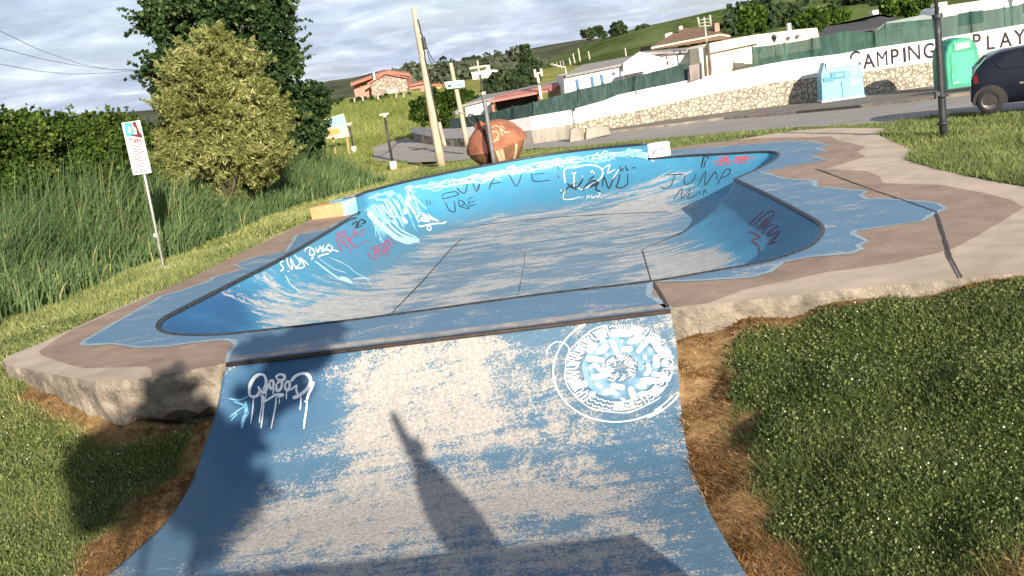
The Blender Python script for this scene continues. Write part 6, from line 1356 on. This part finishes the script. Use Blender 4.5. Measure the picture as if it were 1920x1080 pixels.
# ------------------------------------------------------------------ parked cars
M_carpaint = mat('black blue car paint', (.007,.009,.018), (.010,.012,.022), scale=2, rough=.30, spec=.35); M_tyre = plain('tyre rubber', (.02,.02,.02), rough=.9); M_rim = mat('dull steel wheel', (.16,.15,.145), (.10,.095,.09), scale=9, rough=.5, metal=.6); M_cglass = plain('dark car glass', (.012,.014,.018), rough=.06, spec=.7); M_redl = plain('red lamp glass', (.10,.012,.014), rough=.2)
def car(label, O, yaw, paint, L_=3.45, Wd=1.62, H_=1.46):
    t = thing('parked_car', label, 'car', tuple(O)); MT = Matrix.Translation(O) @ Matrix.Rotation(yaw, 4, 'Z')
    top = [(0,.80),(.05,.93),(.34,1.24),(.60,1.345),(1.0,1.385),(1.6,1.37),(1.95,1.31),(2.55,1.0),(2.9,.90),(3.25,.80),(3.42,.66),(3.45,.52)]
    side = [(0,.30),(3.45,.30)]
    xs = np.linspace(0, 3.45, 36); secs = []
    for x in xs:
        zt = float(np.interp(x, [a_ for a_, b2 in top], [b2 for a_, b2 in top])); e_ = min(x, 3.45-x); wn = 1-.10*max(0, 1-e_/.35)**2
        zb = .20 if .3 < x < 3.2 else .26; belt = min(zt, .96); wr_ = .80 if zt > 1.1 else .80+.16*(1.1-zt)/.3; wr_ = min(.96, wr_)
        hw = Wd/2*wn; secs.append([(x,-hw*.93,zb),(x,-hw*.99,.42),(x,-hw,.66),(x,-hw*.97,belt*.985),(x,-hw*(wr_+.97)/2*.995,(belt+zt)/2),(x,-hw*wr_,zt-.035),(x,-hw*wr_*.7,zt),(x,0,zt+.012)])
    m8 = len(secs[0]); V = []; 
    for s0 in secs: V += s0 + [(p[0], -p[1], p[2]) for p in s0[-2::-1]]
    m15 = 2*m8-1; Fs = [(i*m15+j, i*m15+j+1, (i+1)*m15+j+1, (i+1)*m15+j) for i in range(len(secs)-1) for j in range(m15-1)] + [tuple(range(m15)), tuple(range((len(secs)-1)*m15, len(secs)*m15))[::-1]] + [((i+1)*m15, (i+1)*m15+m15-1, i*m15+m15-1, i*m15) for i in range(len(secs)-1)]
    s_ = MB(); s_.add([MT @ Vector(v) for v in V], Fs, 0, True); o = s_.build('body', paint, t)
    for f in o.data.polygons: f.use_smooth = len(f.vertices) == 4
    def pan(name, pts, m, yk, th=.02, sideY=-1):
        s_ = MB(); P = [MT @ Vector((x, sideY*(Wd/2*yk(z)), z)) for x, z in pts]; n = len(P); s_.add(P, tessellate_polygon([[Vector((x, z, 0)) for x, z in pts]])); return s_.build(name, m, t)
    yk = lambda z: (1.006 if z < .93 else 1.006-(z-.93)/.48*.19)
    for sy in (-1, 1):
        pan('side_window', [(.62,.98),(.52,1.08),(.70,1.25),(.86,1.29),(1.06,1.305),(1.08,.98)], M_cglass, yk, sideY=sy); pan('side_window', [(1.14,.98),(1.12,1.31),(1.7,1.28),(1.95,1.21),(2.3,1.0)], M_cglass, yk, sideY=sy)
        pan('tail_light', [(.06,.70),(.05,.86),(.13,.93),(.16,.72)], M_redl, lambda z: .99, sideY=sy)
        for xw in (.38, 2.76):
            arch = [(xw+.36*math.cos(a_), .285+.36*math.sin(a_)) for a_ in np.linspace(-.2, math.pi+.2, 14)]; pan('wheel_arch', arch, M_dark, lambda z: 1.003, sideY=sy)
            wm_ = Matrix.Translation(MT @ Vector((xw, sy*(Wd/2-.06), .285))) @ Matrix.Rotation(yaw, 4, 'Z') @ Matrix.Rotation(math.pi/2*sy*-1*-1, 4, 'X')
            wh = MB(); wh.lathe([(.18,-.09),(.265,-.095),(.285,-.06),(.285,.06),(.265,.095),(.18,.09)], 26, 0, wm_); wo2 = wh.build('wheel', M_tyre, t)
            rm = MB(); rm.lathe([(.001,.055),(.05,.06),(.06,.045),(.15,.04),(.175,.085),(.19,.09),(.19,-.09)], 26, 0, wm_)
            ro_ = rm.build('rim', M_rim, wo2)
            hl_ = MB()
            for a_ in range(14): c = wm_ @ Vector((.125*math.cos(a_*.449), .125*math.sin(a_*.449), .052)); c2 = wm_ @ Vector((.155*math.cos(a_*.449), .155*math.sin(a_*.449), .052)); hl_.tube([c, c2], .010, 6)
            hl_.build('rim_slots', M_dark, wo2)
            rm2 = MB(); rm2.lathe([(.001,-.055),(.05,-.06),(.06,-.045),(.15,-.04),(.175,-.085),(.19,-.09)], 26, 0, wm_); rm2.build('rim', M_rim, wo2)
    s_ = MB(); s_.add([MT @ Vector(v) for v in [(.07,-.62,.97),(.07,.62,.97),(.31,.52,1.225),(.31,-.52,1.225)]], [(0,1,2,3)]); s_.build('rear_window', M_cglass, t)
    pan('rubbing_strip', [(.98,.60),(2.5,.60),(2.5,.645),(.98,.645)], M_grey, lambda z: 1.008); pan('door_seam', [(1.10,.36),(1.115,.36),(1.115,1.0),(1.10,1.0)], M_dark, lambda z: 1.007)
    s_ = MB(); s_.add([MT @ Vector(v) for v in [(-.02,-.74,.30),(-.02,.74,.30),(-.02,.74,.56),(-.02,-.74,.56),(.14,-.80,.30),(.14,.80,.30),(.14,.80,.56),(.14,-.80,.56)]], [(0,1,2,3),(3,2,6,7),(0,4,5,1),(0,3,7,4),(1,5,6,2)]); s_.build('rear_bumper', paint, t)
    return t
wc = atY(1858, 213, 22.4); _cy = math.radians(-28); car('small black hatchback at the right edge of the frame, rear wheel in view', wc - Vector((.38*math.cos(_cy)+.75*math.sin(_cy), .38*math.sin(_cy)-.75*math.cos(_cy), 0)), _cy, M_carpaint)
wc2 = atY(1862, 150, 34.5); car('pale green car parked behind the black hatchback', Vector((wc2.x-.35, 34.5, GZ(34.5)+.02)), math.radians(2), mat('pale green car paint', (.36,.46,.38), (.42,.52,.44), scale=2, rough=.3))

# ------------------------------------------------------------------ meadow beyond the side road
mv = []; mtint = []
mp_ = [xy(at_ground(*q)) for q in [(640,300),(700,272),(768,254),(778,225)]]
x = RNG.uniform(-26, 2, 60000); y = 45+75*RNG.random(60000)**1.3; qx, qy = proj(np.stack([x, y, ground_z(x, y)], 1))
k = ~inpoly(x, y, road2d) & (qx > 560) & (qx < 785) & ~((qx > 765) & (y < 62)); x, y = x[k], y[k]
sc = y/60
mv = blades(x, y, RNG.uniform(.10, .34, len(x))*sc, RNG.uniform(.03, .08, len(x))*sc, RNG.uniform(.2, .9, len(x)))
tag(fastmesh('meadow_grass', mv, 3, leafmat('meadow blades', (.11,.14,.035), (.28,.32,.10), trans=.3, c3=(.42,.40,.17)), np.clip(.25+.5*RNG.random(len(x))+.6*(vnoise(x, y*.6, .25, 61)-.5), 0, 1)), 'tall yellow green meadow grass in front of the salmon house', 'meadow grass', kind='stuff')
simple_tree('field_hedge', 'low dark hedge along the fence in front of the salmon house', 'hedge', (715,188), 112, [(672,187,4),(684,186,3),(696,185,3),(712,184,3.5),(726,183,5),(740,182,3.5),(754,180,4),(768,178,4),(660,190,3)], 1800, .35, M_wood, None, 71, .08)
for k, (x0, y0) in enumerate(((664,190),(680,188),(708,185),(742,182),(756,181))):
    s_ = MB(); pole_px(s_, (x0+1,y0+2), (x0,y0-6), 108, .10, .09); tag(s_.build('fence_post', M_pole), 'short pale wooden fence post in front of the salmon house', 'post', 'fence posts by the salmon house')
